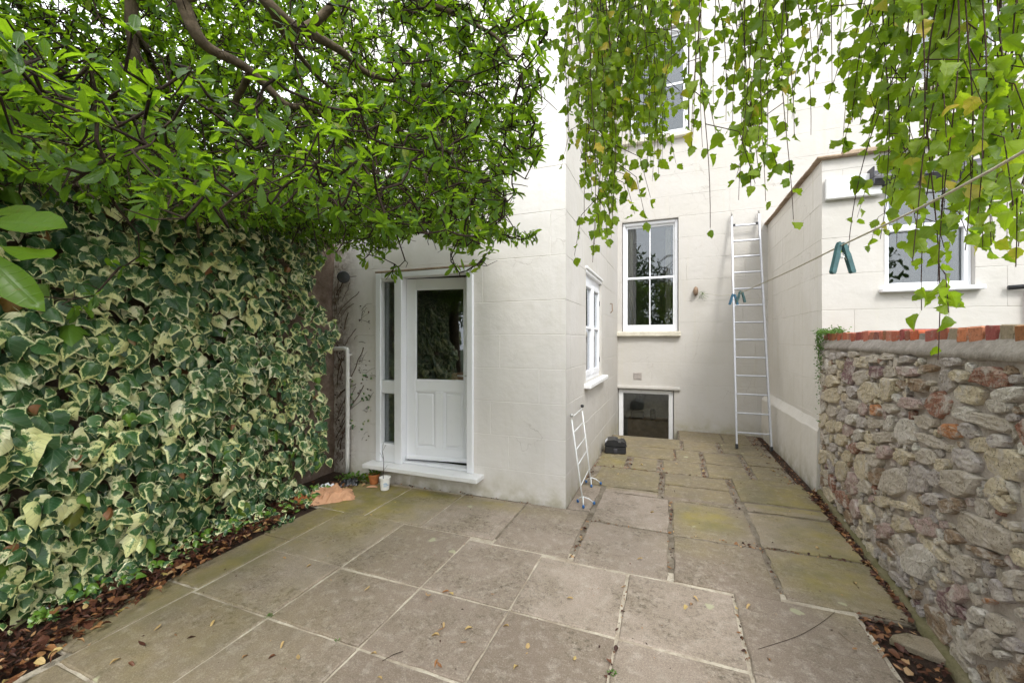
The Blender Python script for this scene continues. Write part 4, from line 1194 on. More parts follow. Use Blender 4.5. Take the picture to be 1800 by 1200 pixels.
# ------------------------------------------------------------------ ladder
lad = empty('ladder', (1.12, 6.85, 0), 'tall aluminium ladder leaning against the cream back wall', 'ladder')
A0, A1 = Vector((0.895, 6.80, 0.012)), Vector((0.955, 7.84, 3.70)); B0, B1 = Vector((1.335, 6.80, 0.012)), Vector((1.355, 7.84, 3.70))
def beam(mb, p, q, wx, wy, b=0.003):
    d = (q - p); L = d.length; z = d.normalized(); x = Vector((1, 0, 0)); x = (x - z * x.dot(z)).normalized(); y = z.cross(x)
    Mx = Matrix((x, y, z)).transposed().to_4x4(); Mx.translation = p
    mb.box(-wx / 2, wx / 2, -wy / 2, wy / 2, 0, L, b, mat=Mx)
for p, q in ((A0, A1), (B0, B1)):
    m = MB(); beam(m, p + (q - p) * 0.012, q, 0.026, 0.062); m.build('rail', M['alu'], lad)
    m = MB(); beam(m, p, p + (q - p) * 0.018, 0.034, 0.07, 0.006); m.build('foot', M['black'], lad)
for k in range(13):
    t = 0.062 + k * 0.0742
    p = A0.lerp(A1, t); q = B0.lerp(B1, t); m = MB()
    d = (q - p).normalized(); Mx = Matrix.Translation(p)
    m.box(0.010, (q - p).length - 0.010, -0.016, 0.016, -0.012, 0.012, 0.005, mat=Matrix.Translation(p) @ Matrix.Rotation(math.radians(-15), 4, 'X'))
    m.build('rung', M['alu'], lad)
for p in (A1, B1):
    m = MB(); m.tube([p + Vector((0, 0.0, -0.03)), p + Vector((0, -0.05, 0.02)), p + Vector((0, 0.0, 0.06)), p + Vector((0, 0.035, 0.04))], 0.009, 6); m.build('hook', M['steel'], lad)
pt = A0.lerp(A1, 0.955); qt = B0.lerp(B1, 0.955)
for p in (pt + Vector((.035, -.01, .0)), qt + Vector((-.035, -.01, .0))):
    m = MB(); m.box(p.x - .018, p.x + .018, p.y - .02, p.y + .02, p.z - .015, p.z + .02, 0.004); m.build('bracket', M['black'], lad)

# ------------------------------------------------------------------ folded airer leaning on the side wall
air = empty('clothes_airer', (-0.82, 4.2, 0), 'folded white wire clothes airer leaning against the extension side wall', 'clothes airer')
def wire(name, pts, r=0.0055, mat='whitewire', parent=air, n=7):
    m = MB(); m.tube(pts, r, n); return m.build(name, M[mat], parent, smooth=True)
F1, F2 = Vector((-0.80, 3.955, 0.03)), Vector((-0.83, 4.54, 0.03))
T1, T2 = Vector((-0.905, 3.93, 0.85)), Vector((-0.905, 4.44, 0.86))
wire('post', [F1, F1.lerp(T1, .35), T1 + Vector((0, 0, -.02))], 0.0075)
wire('post', [F2, F2.lerp(T2, .35), T2 + Vector((0, 0, -.03))], 0.0075)
for k, z in enumerate((0.845, 0.70, 0.53, 0.385, 0.18)):
    a = T1.lerp(F1, (0.845 - z) / 0.82); b = T2.lerp(F2, (0.845 - z) / 0.82)
    wire('rung', [a, b], 0.0045)
for F, sg in ((F1, 1), (F2, 1)):
    for dx, dy in ((0.10, 0.05), (-0.06, 0.05), (0.02, -0.075)):
        wire('foot_bar', [F + Vector((0, 0, .055)), F + Vector((dx * .5, dy * .5, .035)), F + Vector((dx, dy, -.008))], 0.0055)
        m = MB(); c = F + Vector((dx, dy, -.012)); m.lathe([(0, -.014), (.011, -.012), (.013, 0), (.011, .014), (0, .016)], c, 8); m.build('foot_cap', M['blue'], air, smooth=True)
for c, mt in ((T1 + Vector((.0, -.005, .02)), 'steel'), (T2 + Vector((0, 0.0, .025)), 'black')):
    m = MB(); m.lathe([(0, -.018), (.015, -.014), (.019, 0), (.015, .014), (0, .018)], c, 10); m.build('hinge_cap', M[mt], air, smooth=True)

# ------------------------------------------------------------------ black box by the side wall
bx = empty('bait_box', (-0.76, 5.98, 0), 'black plastic ridged box on the flags by the side wall', 'plastic box')
BM = Matrix.Translation((-0.745, 5.99, 0.0)) @ Matrix.Rotation(math.radians(8), 4, 'Z')
m = MB(); m.box(-0.145, 0.145, -0.11, 0.11, 0.006, 0.115, 0.014, mat=BM); m.build('body', M['black'], bx)
m = MB()
prof = [(-0.150, 0.116), (-0.150, 0.14), (-0.105, 0.192), (-0.02, 0.205), (0.03, 0.192), (0.04, 0.172), (0.075, 0.172), (0.085, 0.186), (0.12, 0.178), (0.152, 0.14), (0.152, 0.116)]
m.add([BM @ Vector((x, y, z)) for y in (-0.118, 0.118) for x, z in prof], [tuple(range(11)), tuple(range(21, 10, -1))] + [(i, (i + 1) % 11, 11 + (i + 1) % 11, 11 + i) for i in range(11)])
m.build('lid', M['black'], bx)
m = MB(); m.box(-0.055, 0.055, -0.005, 0.005, 0, 0.003, 0.001, mat=BM @ Matrix.Translation((-0.125, 0.0, 0.170)) @ Matrix.Rotation(math.radians(-49), 4, 'Y') @ Matrix.Scale(0.45, 4, (1, 0, 0)) @ Matrix.Scale(14, 4, (0, 1, 0))); m.build('paper_label', M['card'], bx)
m = MB(); m.box(-0.025, 0.025, -0.126, -0.111, 0.02, 0.08, 0.003, mat=BM); m.build('entry_hole', M['blackfelt'], bx)

# ------------------------------------------------------------------ fittings on the walls
lamp = empty('wall_lamp', (-3.52, 3.8, 2.33), 'black wall spotlight with a white ring above the white pipe', 'wall lamp')
LD = Vector((0.80, -0.58, -0.10)).normalized(); L0 = Vector((-3.60, 3.74, 2.335))
m = MB(); m.lathe([(0, 0), (0.045, 0), (0.045, 0.02), (0, 0.02)], (-3.62, 3.826, 2.34), 18, (0, -1, 0)); m.build('base', M['black'], lamp, smooth=False)
m = MB(); m.tube([(-3.62, 3.81, 2.34), (-3.62, 3.77, 2.34), L0], 0.018, 8); m.build('arm', M['black'], lamp, smooth=True)
m = MB(); m.lathe([(0, 0), (0.032, 0.0), (0.036, 0.06), (0.046, 0.085), (0.064, 0.12)], L0 - LD * 0.02, 20, LD); m.build('housing', M['black'], lamp)
m = MB(); m.lathe([(0.0645, 0.118), (0.067, 0.122), (0.067, 0.135), (0.0645, 0.139)], L0 - LD * 0.02, 20, LD); m.build('ring', M['whiteplastic'], lamp)
m = MB(); m.lathe([(0.066, 0.139), (0.07, 0.17), (0.062, 0.185), (0, 0.19)], L0 - LD * 0.02, 20, LD); m.build('lens_hood', M['black'], lamp)

dp = empty('downpipe', (-3.52, 3.78, 0), 'white plastic waste pipe beside the white door', 'pipe')
m = MB(); m.tube(smooth_path([(-3.72, 3.76, 1.50), (-3.60, 3.76, 1.505), (-3.545, 3.76, 1.495), (-3.53, 3.765, 1.45), (-3.53, 3.77, 1.0), (-3.535, 3.77, 0.06)], 4), 0.0245, 12); m.build('pipe', M['whiteplastic'], dp, smooth=True)
for z in (1.43, 1.16, 0.60):
    m = MB(); m.lathe([(0.022, -0.012), (0.026, -0.01), (0.026, 0.01), (0.022, 0.012)], (-3.53, 3.77, z), 14); m.box(-3.545, -3.515, 3.79, 3.828, z - 0.008, z + 0.008, 0.002); m.build('clip', M['whiteplastic'], dp)
tap = empty('wall_boss', (0.40, 7.86, 2.45), 'brown wooden boss on the cream wall left of the ladder', 'wall boss')
m = MB(); m.lathe([(0, -0.0), (0.05, 0.0), (0.055, 0.04), (0.045, 0.11), (0.03, 0.125), (0, 0.13)], (0.40, 7.895, 2.46), 14, (0, -1, 0)); m.v = [(0.40 + (x - 0.40) * 0.75, y, 2.46 + (z - 2.46) * 1.5) for x, y, z in m.v]; m.build('boss', M['wood'], tap, smooth=True)
hk = empty('wall_hook', (0.50, 7.88, 2.40), 'small wall hook with frayed green string beside the boss', 'hook')
m = MB(); m.tube([(0.51, 7.897, 2.425), (0.51, 7.85, 2.425), (0.51, 7.84, 2.445)], 0.006, 6); m.build('hook', M['steel'], hk)
m = MB()
for k in range(9):
    a = k * 0.7; m.tube([(0.51, 7.85, 2.42), (0.51 + 0.05 * math.cos(a), 7.84, 2.40 + 0.05 * math.sin(a)), (0.51 + 0.09 * math.cos(a + .5), 7.85, 2.38 + 0.07 * math.sin(a + .3))], 0.003, 4)
m.build('string', M['weed'], hk)
sh = empty('latch_hook', (-0.93, 6.85, 2.1), 'rusty metal latch fixed to the side wall by the sash window', 'latch')
m = MB(); m.tube([(-0.938, 6.85, 2.20), (-0.905, 6.85, 2.20), (-0.90, 6.85, 2.08), (-0.93, 6.85, 2.05)], 0.008, 6); m.build('latch', M['wood'], sh)

# ------------------------------------------------------------------ clothes line and pegs
line_pts = [Vector((0.51, 7.85, 2.43)), at(1262, 519, 5.2), at(1285, 518, 3.2), at(1300, 515, 2.4), at(1380, 480, 1.55), at(1478, 432, 1.04), at(1600, 374, 0.76), at(1700, 322, 0.62), at(1800, 266, 0.52), at(2350, -60, 0.25)]
line_pts += [line_pts[-1] + Vector((0.05, -1.6, 0.10)), Vector((1.05, -2.4, 2.05))]
cl_ = empty('clothes_line', (0.51, 7.85, 2.43), 'pale clothes line running from the back wall past the hanging birch', 'clothes line')
LP = smooth_path(line_pts, 8)
m = MB(); m.tube(LP, 0.0021, 8); m.build('line', M['rope'], cl_, smooth=True)
def peg(loc, down, across, name_mat, label, L=0.078, spread=0.25):
    o = empty('clothes_peg', loc, label, 'clothes peg', 'clothes pegs hanging from the line')
    d = Vector(down).normalized(); a = Vector(across); a = (a - d * a.dot(d)).normalized(); nrm = d.cross(a)
    for sg in (-1, 1):
        ax = (d + a * sg * spread).normalized(); lx = nrm.cross(ax).normalized() * 1.0
        Mx = Matrix((lx, nrm, ax)).transposed().to_4x4(); Mx.translation = Vector(loc) + a * sg * 0.0045 - d * 0.012
        m = MB()
        prof = [(0, -.004), (.004, -.0055), (.012, -.0065), (.030, -.006), (L * .95, -.0055), (L, -.003), (L, .004), (L * .95, .0055), (.034, .0055), (.026, .0035), (.014, .004), (.004, .003)]
        n = len(prof); vs = [Mx @ Vector((x, y, z)) for y in (-.0055, .0055) for z, x in prof]
        fs = [tuple(range(n)), tuple(range(2 * n - 1, n - 1, -1))] + [(i, (i + 1) % n, n + (i + 1) % n, n + i) for i in range(n)]
        m.add(vs, fs); m.build('jaw', M[name_mat], o)
    m = MB(); c = Vector(loc) + d * 0.022; R_ = 0.0055
    m.tube([c + a * R_ * math.cos(t) + d * R_ * math.sin(t) for t in [k * math.pi / 6 for k in range(13)]], 0.0013, 5); m.tube([c - a * .012 + d * .012, c + nrm * .0065, c + a * .012 + d * .012], 0.0012, 5); m.build('spring', M['steel'], o)
peg(at(1480, 434, 1.04), (0.02, 0, -1), RT + Vector((0, 0, 0.03)), 'pegteal', 'large looking teal peg on the line before the side wing', 0.082, 0.27)
peg(at(1290, 520, 2.45), (-0.03, 0, -1), RT, 'pegblue', 'blue peg nearest the ladder rail on the line', 0.068, 0.30)
peg(at(1303, 515, 2.38), (-0.05, 0, -1), RT, 'pegteal', 'dark green peg just right of the blue peg', 0.068, 0.30)

# ------------------------------------------------------------------ things left by the door
pot = empty('plant_pot', (-3.10, 3.70, 0), 'terracotta coloured pot with a wilting seedling beside the white cup', 'plant pot')
PC = (-3.095, 3.705, 0.0)
m = MB(); m.lathe([(0, 0.003), (0.042, 0.003), (0.056, 0.085), (0.062, 0.087), (0.064, 0.112), (0.058, 0.112), (0.056, 0.09), (0, 0.088)], PC, 28); m.build('pot', M['terracotta'], pot, smooth=False)
m = MB(); m.lathe([(0, 0.098), (0.03, 0.10), (0.056, 0.092)], PC, 20); m.build('soil', M['soil'], pot, smooth=True)
cup = empty('plastic_cup', (-2.86, 3.64, 0), 'small white pot with a faint blue print below the door sill', 'pot')
CC = (-2.862, 3.60, 0.0)
m = MB(); m.lathe([(0, 0.004), (0.044, 0.004), (0.046, 0.010), (0.056, 0.125), (0.060, 0.128), (0.060, 0.136), (0.055, 0.137), (0.052, 0.125), (0.043, 0.02), (0, 0.02)], CC, 32); m.build('cup', M['whiteplastic'], cup, smooth=False)
m = MB()
for (a0, z, w) in ((-1.25, .075, .20), (-1.15, .062, .26), (-1.2, .050, .16), (-1.05, .083, .12)):
    n = 5; vs = []
    for k in range(n):
        a = a0 + w * k; rr = 0.0462 + (z) * 0.0872 * 1.0 + 0.0012
        vs += [(CC[0] + rr * math.cos(a), CC[1] + rr * math.sin(a), z - .004 + .003 * math.sin(k)), (CC[0] + rr * math.cos(a), CC[1] + rr * math.sin(a), z + .004)]
    m.add(vs, [(2 * k, 2 * k + 2, 2 * k + 3, 2 * k + 1) for k in range(n - 1)])
m.build('blue_print', mat_plain('faded_blue_print', (0.30, 0.45, 0.62), 0.5), cup)
m = MB(); m.tube(smooth_path([(CC[0] - .02, CC[1], 0.03), (CC[0] - .03, CC[1] + .01, 0.16), (CC[0] - .02, CC[1] + .005, 0.30), (CC[0] - .035, CC[1] + .0, 0.42), (CC[0] - .02, CC[1], 0.50)], 4), [0.0035] * 12 + [0.002] * 5, 5)
for z, dx in ((0.2, .05), (0.33, -.05), (0.42, .03)): m.tube([(CC[0] - .025, CC[1], z), (CC[0] - .025 + dx, CC[1] + .01, z + .06)], 0.0014, 4)
m.build('dead_stem', M['twig'], cup)

def crumple(name, label, cat, cx, cy, L, W_, H_, ang, mat, seed, nx=22, ny=14, base=0.004):
    o = empty(name, (cx, cy, 0), label, cat); vs = []; fs = []; r = random.Random(seed)
    ca, sa = math.cos(ang), math.sin(ang)
    for layer in (0, 1):
        for j in range(ny + 1):
            for i in range(nx + 1):
                u = i / nx * 2 - 1; v = j / ny * 2 - 1
                env = max(0, (1 - abs(u) ** 3.0)) * max(0, (1 - abs(v) ** 2.6))
                rid = abs(mnoise.noise(Vector((u * 2.4 + seed, v * 2.2, 1)))) * 1.3 + (0.5 - abs(mnoise.noise(Vector((u * 3.5 + seed, v * 3.3, 4))))) * 0.9 - 0.15
                z = base + H_ * (0.25 + rid) * env ** 0.6 * (1 if layer == 0 else 0.02)
                x = u * L / 2 * (1 + .10 * mnoise.noise(Vector((v * 3, seed, 0)))) ; y = v * W_ / 2 * (1 + .14 * mnoise.noise(Vector((u * 3, seed, 5))))
                vs.append((cx + x * ca - y * sa, cy + x * sa + y * ca, z))
    n1 = (nx + 1) * (ny + 1)
    for lay in (0, 1):
        for j in range(ny):
            for i in range(nx):
                a = lay * n1 + j * (nx + 1) + i
                q = (a, a + 1, a + nx + 2, a + nx + 1); fs.append(q if lay == 0 else q[::-1])
    m = MB(); m.add(vs, fs); b = m.build('sheet', M[mat], o, smooth=False, fix=False); return o
crumple('paper_bag', 'crumpled brown paper bag lying flat below the ivy', 'paper bag', -3.22, 3.22, 0.42, 0.32, 0.12, math.radians(48), 'paper', 3, 11, 8)
crumple('plastic_packaging', 'torn white plastic packaging behind the brown paper bag', 'packaging', -3.46, 3.36, 0.24, 0.13, 0.07, math.radians(40), 'card', 9, 14, 10)
crumple('dark_bag', 'small dark plastic bag between packaging and terracotta pot', 'plastic bag', -3.33, 3.58, 0.20, 0.12, 0.07, math.radians(35), 'black', 17, 14, 10)
crumple('dry_leaf', 'large curled orange brown dead leaf left of the paper bag', 'dead leaf', -3.42, 3.02, 0.16, 0.09, 0.06, math.radians(80), 'terracotta', 23, 10, 8)
crumple('cardboard_scrap', 'pale torn scrap of card at the front of the terracotta pot', 'card scrap', -3.04, 3.61, 0.12, 0.035, 0.015, math.radians(20), 'paper', 29, 8, 6)
# broken slab in the soil by the stone wall
bs = empty('broken_slab', (1.2, 2.75, 0), 'broken piece of paving slab lying in the dead leaves by the stone wall', 'slab')
pl = [g_ for g_ in ((1.08, 2.755), (1.11, 2.80), (1.185, 2.845), (1.27, 2.835), (1.315, 2.76), (1.325, 2.70), (1.29, 2.665), (1.22, 2.68), (1.15, 2.715))]
m = MB(); n = len(pl); c = (1.2, 2.755)
vs = [(x, y, -0.01) for x, y in pl] + [(x, y, 0.014 + random.uniform(-.002, .002)) for x, y in pl] + [(c[0] + (x - c[0]) * .95, c[1] + (y - c[1]) * .95, 0.019) for x, y in pl] + [(c[0], c[1], 0.02)]
m.add(vs, [(i, (i + 1) % n, n + (i + 1) % n, n + i) for i in range(n)] + [(n + i, n + (i + 1) % n, 2 * n + (i + 1) % n, 2 * n + i) for i in range(n)] + [(2 * n + i, 2 * n + (i + 1) % n, 3 * n) for i in range(n)])
m.build('slab', M['flag'], bs, attrs={'moss': [0.25] * len(m.v), 'tone': [0.6] * len(m.v)})

# ------------------------------------------------------------------ plants: templates
T_IVY = [ivy_template(k) for k in range(16)]
P_MAG = [(0, 0.012), (0.18, 0.085), (0.45, 0.165), (0.68, 0.190), (0.87, 0.125), (1.0, 0.0)]
T_MAG = [leaf_template(P_MAG, f, b, 0, w, 0.12) for f, b, w in ((0.30, 0.10, .1), (0.5, 0.28, .2), (0.15, -0.08, .25), (0.4, 0.4, .15), (0.22, 0.18, .3))]
P_BIR = [(0, 0.02), (0.05, 0.20), (0.14, 0.34), (0.27, 0.41), (0.40, 0.385), (0.54, 0.33), (0.67, 0.235), (0.80, 0.155), (0.90, 0.06), (1.0, 0.0)]
T_BIR = [leaf_template(P_BIR, f, b, 0.09, w, 0.28) for f, b, w in ((0.2, 0.2, .25), (0.45, 0.35, .3), (0.1, -0.25, .5), (0.35, 0.6, .3), (0.9, 0.2, .2), (-0.4, 0.3, .4), (0.6, -0.3, .5))]
P_LIT = [(0, 0.01), (0.25, 0.12), (0.5, 0.17), (0.75, 0.11), (1.0, 0.0)]
T_LIT = [leaf_template(P_LIT, f, b, 0, w) for f, b, w in ((0.9, 0.35, .4), (0.3, -0.25, .5), (1.4, 0.5, .3), (0.1, 0.15, .4))]
P_LIT2 = [(0, 0.02), (0.2, 0.30), (0.5, 0.38), (0.8, 0.20), (1.0, 0.0)]
T_LIT2 = [leaf_template(P_LIT2, f, b, 0.1, w) for f, b, w in ((0.5, 0.3, .5), (-0.6, 0.2, .5), (0.9, -0.3, .5))]
def unit(v): return v / (np.linalg.norm(v, axis=-1, keepdims=True) + 1e-9)

# ------------------------------------------------------------------ variegated ivy on the left wall
ivy = empty('ivy', (-3.7, 1.5, 0), 'cream and green variegated ivy covering the left garden wall', 'ivy')
def ivy_face(y, z):
    """how far the ivy stands out from the wall (X of its outer face)"""
    b = 0.30 + 0.13 * math.sin(y * 1.7 + 1) * math.sin(z * 1.4 + .5) + 0.22 * mnoise.noise(Vector((y * 2.6, z * 2.6, 4)))
    b = max(.06, b) + 0.12 * math.exp(-((z - 1.0) / 0.8) ** 2) * min(1, max(0, (3.0 - y) / 1.2)); b *= 1.0 - 0.25 * max(0, z - 1.9)
    foot = min(1, max(0, z) / 0.25); b *= 0.80 + 0.20 * foot
    end = min(1, max(0.0, (3.62 - y)) / 0.30); b *= 0.25 + 0.75 * math.sqrt(end)
    return -3.76 + b
N = 10400
yy = rng.uniform(-1.2, 3.56, N); zz = rng.uniform(0.03, 3.15, N)
# right hand edge of the ivy is ragged
keep = np.array([y < 3.36 + 0.22 * mnoise.noise(Vector((z * 3.1, 2, 7))) + 0.05 * math.sin(z * 5) + (0.0 if z > 0.3 else -0.25) for y, z in zip(yy, zz)])
thin = np.array([mnoise.noise(Vector((y * 2.2, z * 2.2, 11))) > -0.52 or rng.random() < 0.5 for y, z in zip(yy, zz)])
yy = yy[keep & thin]; zz = zz[keep & thin]; N = len(yy)
fx = np.array([ivy_face(y, z) for y, z in zip(yy, zz)])
dep = rng.exponential(0.075, N) - 0.03; dep = np.minimum(dep, 0.28)
loc = np.stack([np.maximum(fx - dep + rng.normal(0, .012, N), -3.75), yy, zz], 1)
tip = np.stack([rng.normal(0.40, 0.38, N), rng.normal(0.0, 0.50, N), rng.normal(-1.0, 0.30, N)], 1)
nor = np.stack([np.full(N, 1.0), rng.normal(-0.10, 0.62, N), rng.normal(0.60, 0.45, N)], 1)
R = frame(unit(tip), nor)
sc_ = rng.gamma(7, 0.0108, N).clip(0.03, 0.13) * np.where(yy > 2.6, 0.88, 1.10)
rnd = rng.random(N)
plant_leaves(ivy, T_IVY, loc, R, sc_, rnd, M['ivy'])
# small leaves creeping along the foot of the wall
Nf = 420; yf = rng.uniform(0.6, 3.3, Nf); xf = -3.42 + rng.uniform(-0.1, 0.14, Nf) + 0.05 * np.sin(yf * 5)
lf = np.stack([xf, yf, rng.uniform(0.02, 0.10, Nf)], 1)
Rf = frame(unit(np.stack([rng.normal(.6, .5, Nf), rng.normal(0, .7, Nf), rng.normal(-.3, .3, Nf)], 1)), np.stack([rng.normal(.4, .3, Nf), rng.normal(0, .3, Nf), np.ones(Nf)], 1))
me = leaves_mesh('low_foliage', T_IVY, lf - np.array(world_loc(ivy)), Rf, rng.uniform(.03, .06, Nf), rng.integers(0, 16, Nf), np.where(rng.random(Nf) < .3, .98, rng.random(Nf) * .9), M['ivy'])
tag(link('low_foliage', me, ivy, loc=(0, 0, 0)), kind='stuff')
# woody stems
for k in range(26):
    y = random.uniform(-.8, 3.3); pts = []; x = -3.72
    z = 0.0; 
    while z < random.uniform(1.6, 2.9):
        pts.append((max(-3.74, ivy_face(y, z) - random.uniform(.10, .22)), y, z)); z += 0.22; y += random.uniform(-.12, .12)
    if len(pts) < 3: continue
    m = MB(); m.tube(smooth_path(pts, 3), random.uniform(.004, .011), 6); m.build('stem', M['ivystem'], ivy, smooth=True)
m = MB()
for k in range(150):
    y = random.uniform(0, 3.3); z = random.uniform(.15, 2.6); x = ivy_face(y, z)
    p = Vector((x - .08, y, z)); q = p + Vector((random.uniform(.05, .11), random.uniform(-.22, .22), random.uniform(-.18, .12)))
    m.tube(smooth_path([p, (p + q) / 2 + Vector((.03, 0, .04)), q], 3), 0.0022, 4)
tag(m.build('tendrils', M['petiole'], ivy, smooth=True), kind='stuff')

# dead creeper clinging to the render
cr_ = empty('dead_creeper', (-3.5, 3.82, 1.0), 'dead brown creeper stems clinging to the wall around the white pipe', 'dead creeper')
rc = random.Random(4)
for k in range(34):
    m = MB(); x = rc.uniform(-3.76, -3.60); z = rc.uniform(0.1, 2.2); pts = [(x, 3.815, z)]; dx, dz = rc.uniform(-.1, .5), rc.uniform(.3, 1)
    for q in range(rc.randint(4, 9)):
        x += dx * .07 + rc.uniform(-.012, .02); z += dz * .075; dx += rc.uniform(-.25, .25); x = min(x, -3.22); pts.append((x, 3.815, min(2.35, z)))
    m.tube(smooth_path(pts, 3), rc.uniform(.0022, .006), 5); m.build('stem', M['ivystem'], cr_, smooth=True)
for k in range(26):
    m = MB(); x, z = rc.choice(((-3.40, 1.36), (-3.36, 0.98), (-3.30, 0.80), (-3.34, 0.52), (-3.36, 1.9), (-3.30, 1.22), (-3.44, 1.62))); x += rc.gauss(0, .03); z += rc.gauss(0, .05); a = rc.uniform(-.4, 1.2)
    L = rc.uniform(.05, .15); m.tube(smooth_path([(x, 3.818, z), (x + L * .5 * math.cos(a), 3.812, z + L * .5 * math.sin(a) + .01), (min(-3.17, x + L * math.cos(a)), 3.818, z + L * math.sin(a))], 3), rc.uniform(.0012, .0028), 4); m.build('stem', M['ivystem'], cr_, smooth=True)
Nc = 95; lx = np.concatenate([rng.uniform(-3.76, -3.62, 60), rng.uniform(-3.5, -3.2, 35)]); lz = rng.uniform(.1, 2.2, Nc)
lz[60:] = rng.choice([1.36, 1.22, 0.98, 0.80, 0.52, 1.9], 35) + rng.normal(0, .05, 35); lx[60:] = np.where(rng.random(35) < .5, -3.38, -3.28) + rng.normal(0, .02, 35)
Rc = frame(unit(rng.normal(0, 1, (Nc, 3)) * [1, .3, 1]), np.tile([0, -1.0, 0.2], (Nc, 1)) + rng.normal(0, .5, (Nc, 3)))
me = leaves_mesh('dead_leaves', T_LIT2, np.stack([lx, np.full(Nc, 3.812), lz], 1) - np.array(world_loc(cr_)), Rc, rng.uniform(.012, .026, Nc), rng.integers(0, 3, Nc), rng.uniform(0, .45, Nc), M['litter'])
tag(link('dead_leaves', me, cr_, loc=(0, 0, 0)), kind='stuff')
mm_ = rng.random(30)
me = leaves_mesh('green_shoots', T_IVY, np.stack([rng.choice([-3.50, -3.25, -3.33], 30) + rng.normal(0, .02, 30), np.full(30, 3.80), rng.choice([0.93, 0.62, 1.1], 30) + rng.normal(0, .05, 30)], 1) - np.array(world_loc(cr_)),
    frame(unit(rng.normal(0, 1, (30, 3)) + [0, 0, -1]), np.tile([0, -1.0, .3], (30, 1))), rng.uniform(.02, .04, 30), rng.integers(0, 16, 30), rng.random(30) * .5, M['ivy'])
tag(link('green_shoots', me, cr_, loc=(0, 0, 0)), kind='stuff')

# ------------------------------------------------------------------ broad leaved evergreen tree over the left of the yard
TR0 = Vector((-3.35, -0.75, 0.0))
tree = empty('evergreen_tree', TR0, 'spreading evergreen tree with glossy leaves overhanging the door and ivy', 'tree')
def branch(pts, r0, r1, name='branch', par=tree, mat='bark', sub=6, n=8):
    P = smooth_path(pts, sub); L = len(P)
    P = [p + Vector((mnoise.noise(p * 6), mnoise.noise(p * 6 + Vector((9, 0, 0))), mnoise.noise(p * 6 + Vector((0, 9, 0))))) * 0.02 for p in P]
    m = MB(); m.tube(P, [r0 + (r1 - r0) * i / (L - 1) for i in range(L)], n)
    m.build(name, M[mat], par, smooth=True); return [(p, r0 + (r1 - r0) * i / (L - 1)) for i, p in enumerate(P)]
nodes = []
nodes += branch([TR0 + Vector((0, 0, -.1)), TR0 + Vector((.05, .05, 1.0)), TR0 + Vector((.02, .2, 2.0)), TR0 + Vector((.2, .35, 2.9))], 0.13, 0.085, 'trunk', n=12)
top = nodes[-1][0]
LB = [
 ([top, (-2.75, .35, 3.75), at(222, -60, 1.95), at(228, 0, 2.0), at(238, 110, 2.1), at(250, 160, 2.2), at(290, 225, 2.4), at(330, 330, 2.7), at(350, 420, 3.0)], .040, .009),
 ([top, (-2.6, .45, 3.9), at(300, -70, 1.8), at(318, 0, 1.85), at(345, 55, 1.9), at(385, 95, 2.0), at(445, 125, 2.15), at(500, 185, 2.3), at(560, 200, 2.45), at(640, 290, 2.7), at(690, 370, 2.9)], .040, .008),
 ([at(300, -70, 1.8), at(420, -80, 1.8), at(470, 5, 1.85), at(530, 55, 2.0), at(600, 90, 2.2), at(645, 128, 2.35), at(740, 150, 2.5), at(830, 165, 2.7)], .034, .009),
 ([at(445, 125, 2.15), at(415, 175, 2.3), at(425, 230, 2.4), at(470, 300, 2.6), at(530, 350, 2.8)], .020, .007),
 ([at(500, 185, 2.3), at(520, 240, 2.4), at(560, 300, 2.6), at(600, 300, 2.8)], .016, .006),
 ([at(240, 60, 2.05), at(262, 100, 2.3), at(300, 190, 2.6), at(320, 260, 2.9), at(420, 290, 3.2)], .020, .007),
 ([at(600, 200, 2.5), at(660, 190, 2.6), at(720, 250, 2.7), at(760, 330, 2.5), at(800, 400, 2.3)], .018, .006),
 ([at(470, 5, 1.85), at(500, 60, 2.0), at(540, 120, 2.3), at(590, 160, 2.6), at(700, 200, 2.8)], .018, .006),
 ([top, (-2.9, .3, 3.2), at(-120, 150, 1.7), at(0, 215, 1.75), at(60, 260, 1.9), at(140, 290, 2.1), at(220, 380, 2.3)], .030, .006),
 ([top, (-3.2, .5, 3.6), at(60, 30, 2.6), at(170, 90, 2.9), at(180, 160, 3.1), at(190, 230, 3.3)], .030, .008),
 ([at(530, 55, 2.0), at(640, -10, 2.0), at(760, 10, 2.1), at(860, 60, 2.2), at(910, 110, 2.15)], .022, .006),
 ([top, (-3.3, .8, 3.9), (-3.1, 1.8, 4.1), (-2.6, 2.6, 3.9), (-2.2, 3.1, 3.5)], .045, .010),
 ([top, (-3.9, .3, 3.6), (-4.4, 1.2, 3.8), (-4.3, 2.3, 3.5)], .045, .010),
]
for pts, a, b in LB: nodes += branch(pts, a, b)
# crown: an uneven domed volume; leaf rosettes sit at twig ends
CX, CY, CR = -2.62, 1.60, 2.06
def crown_ok(p):
    dx, dy = p[0] - CX, p[1] - CY; rad = math.hypot(dx, dy)
    lim = CR * (1 + 0.10 * mnoise.noise(Vector((p[0] * 1.3, p[1] * 1.3, p[2] * 1.3))))
    if rad > lim: return False
    if p[1] > 3.55: return False
    dd = math.hypot(p[0], p[1])
    nearcut = 2.6 if (p[0] < -1.35 and p[2] > 2.45) else (1.65 if p[2] > 2.3 else 1.15)
    if dd < nearcut: return False
    lo = 1.80 + 0.175 * dd + 0.20 * (rad / CR) ** 4 * -1 + 0.10 * mnoise.noise(Vector((p[0] * 2.5, p[1] * 2.5, 3)))
    hi = 2.75 + 1.5 * math.sqrt(max(0, 1 - (rad / (CR * 1.02)) ** 2))
    return lo < p[2] < hi
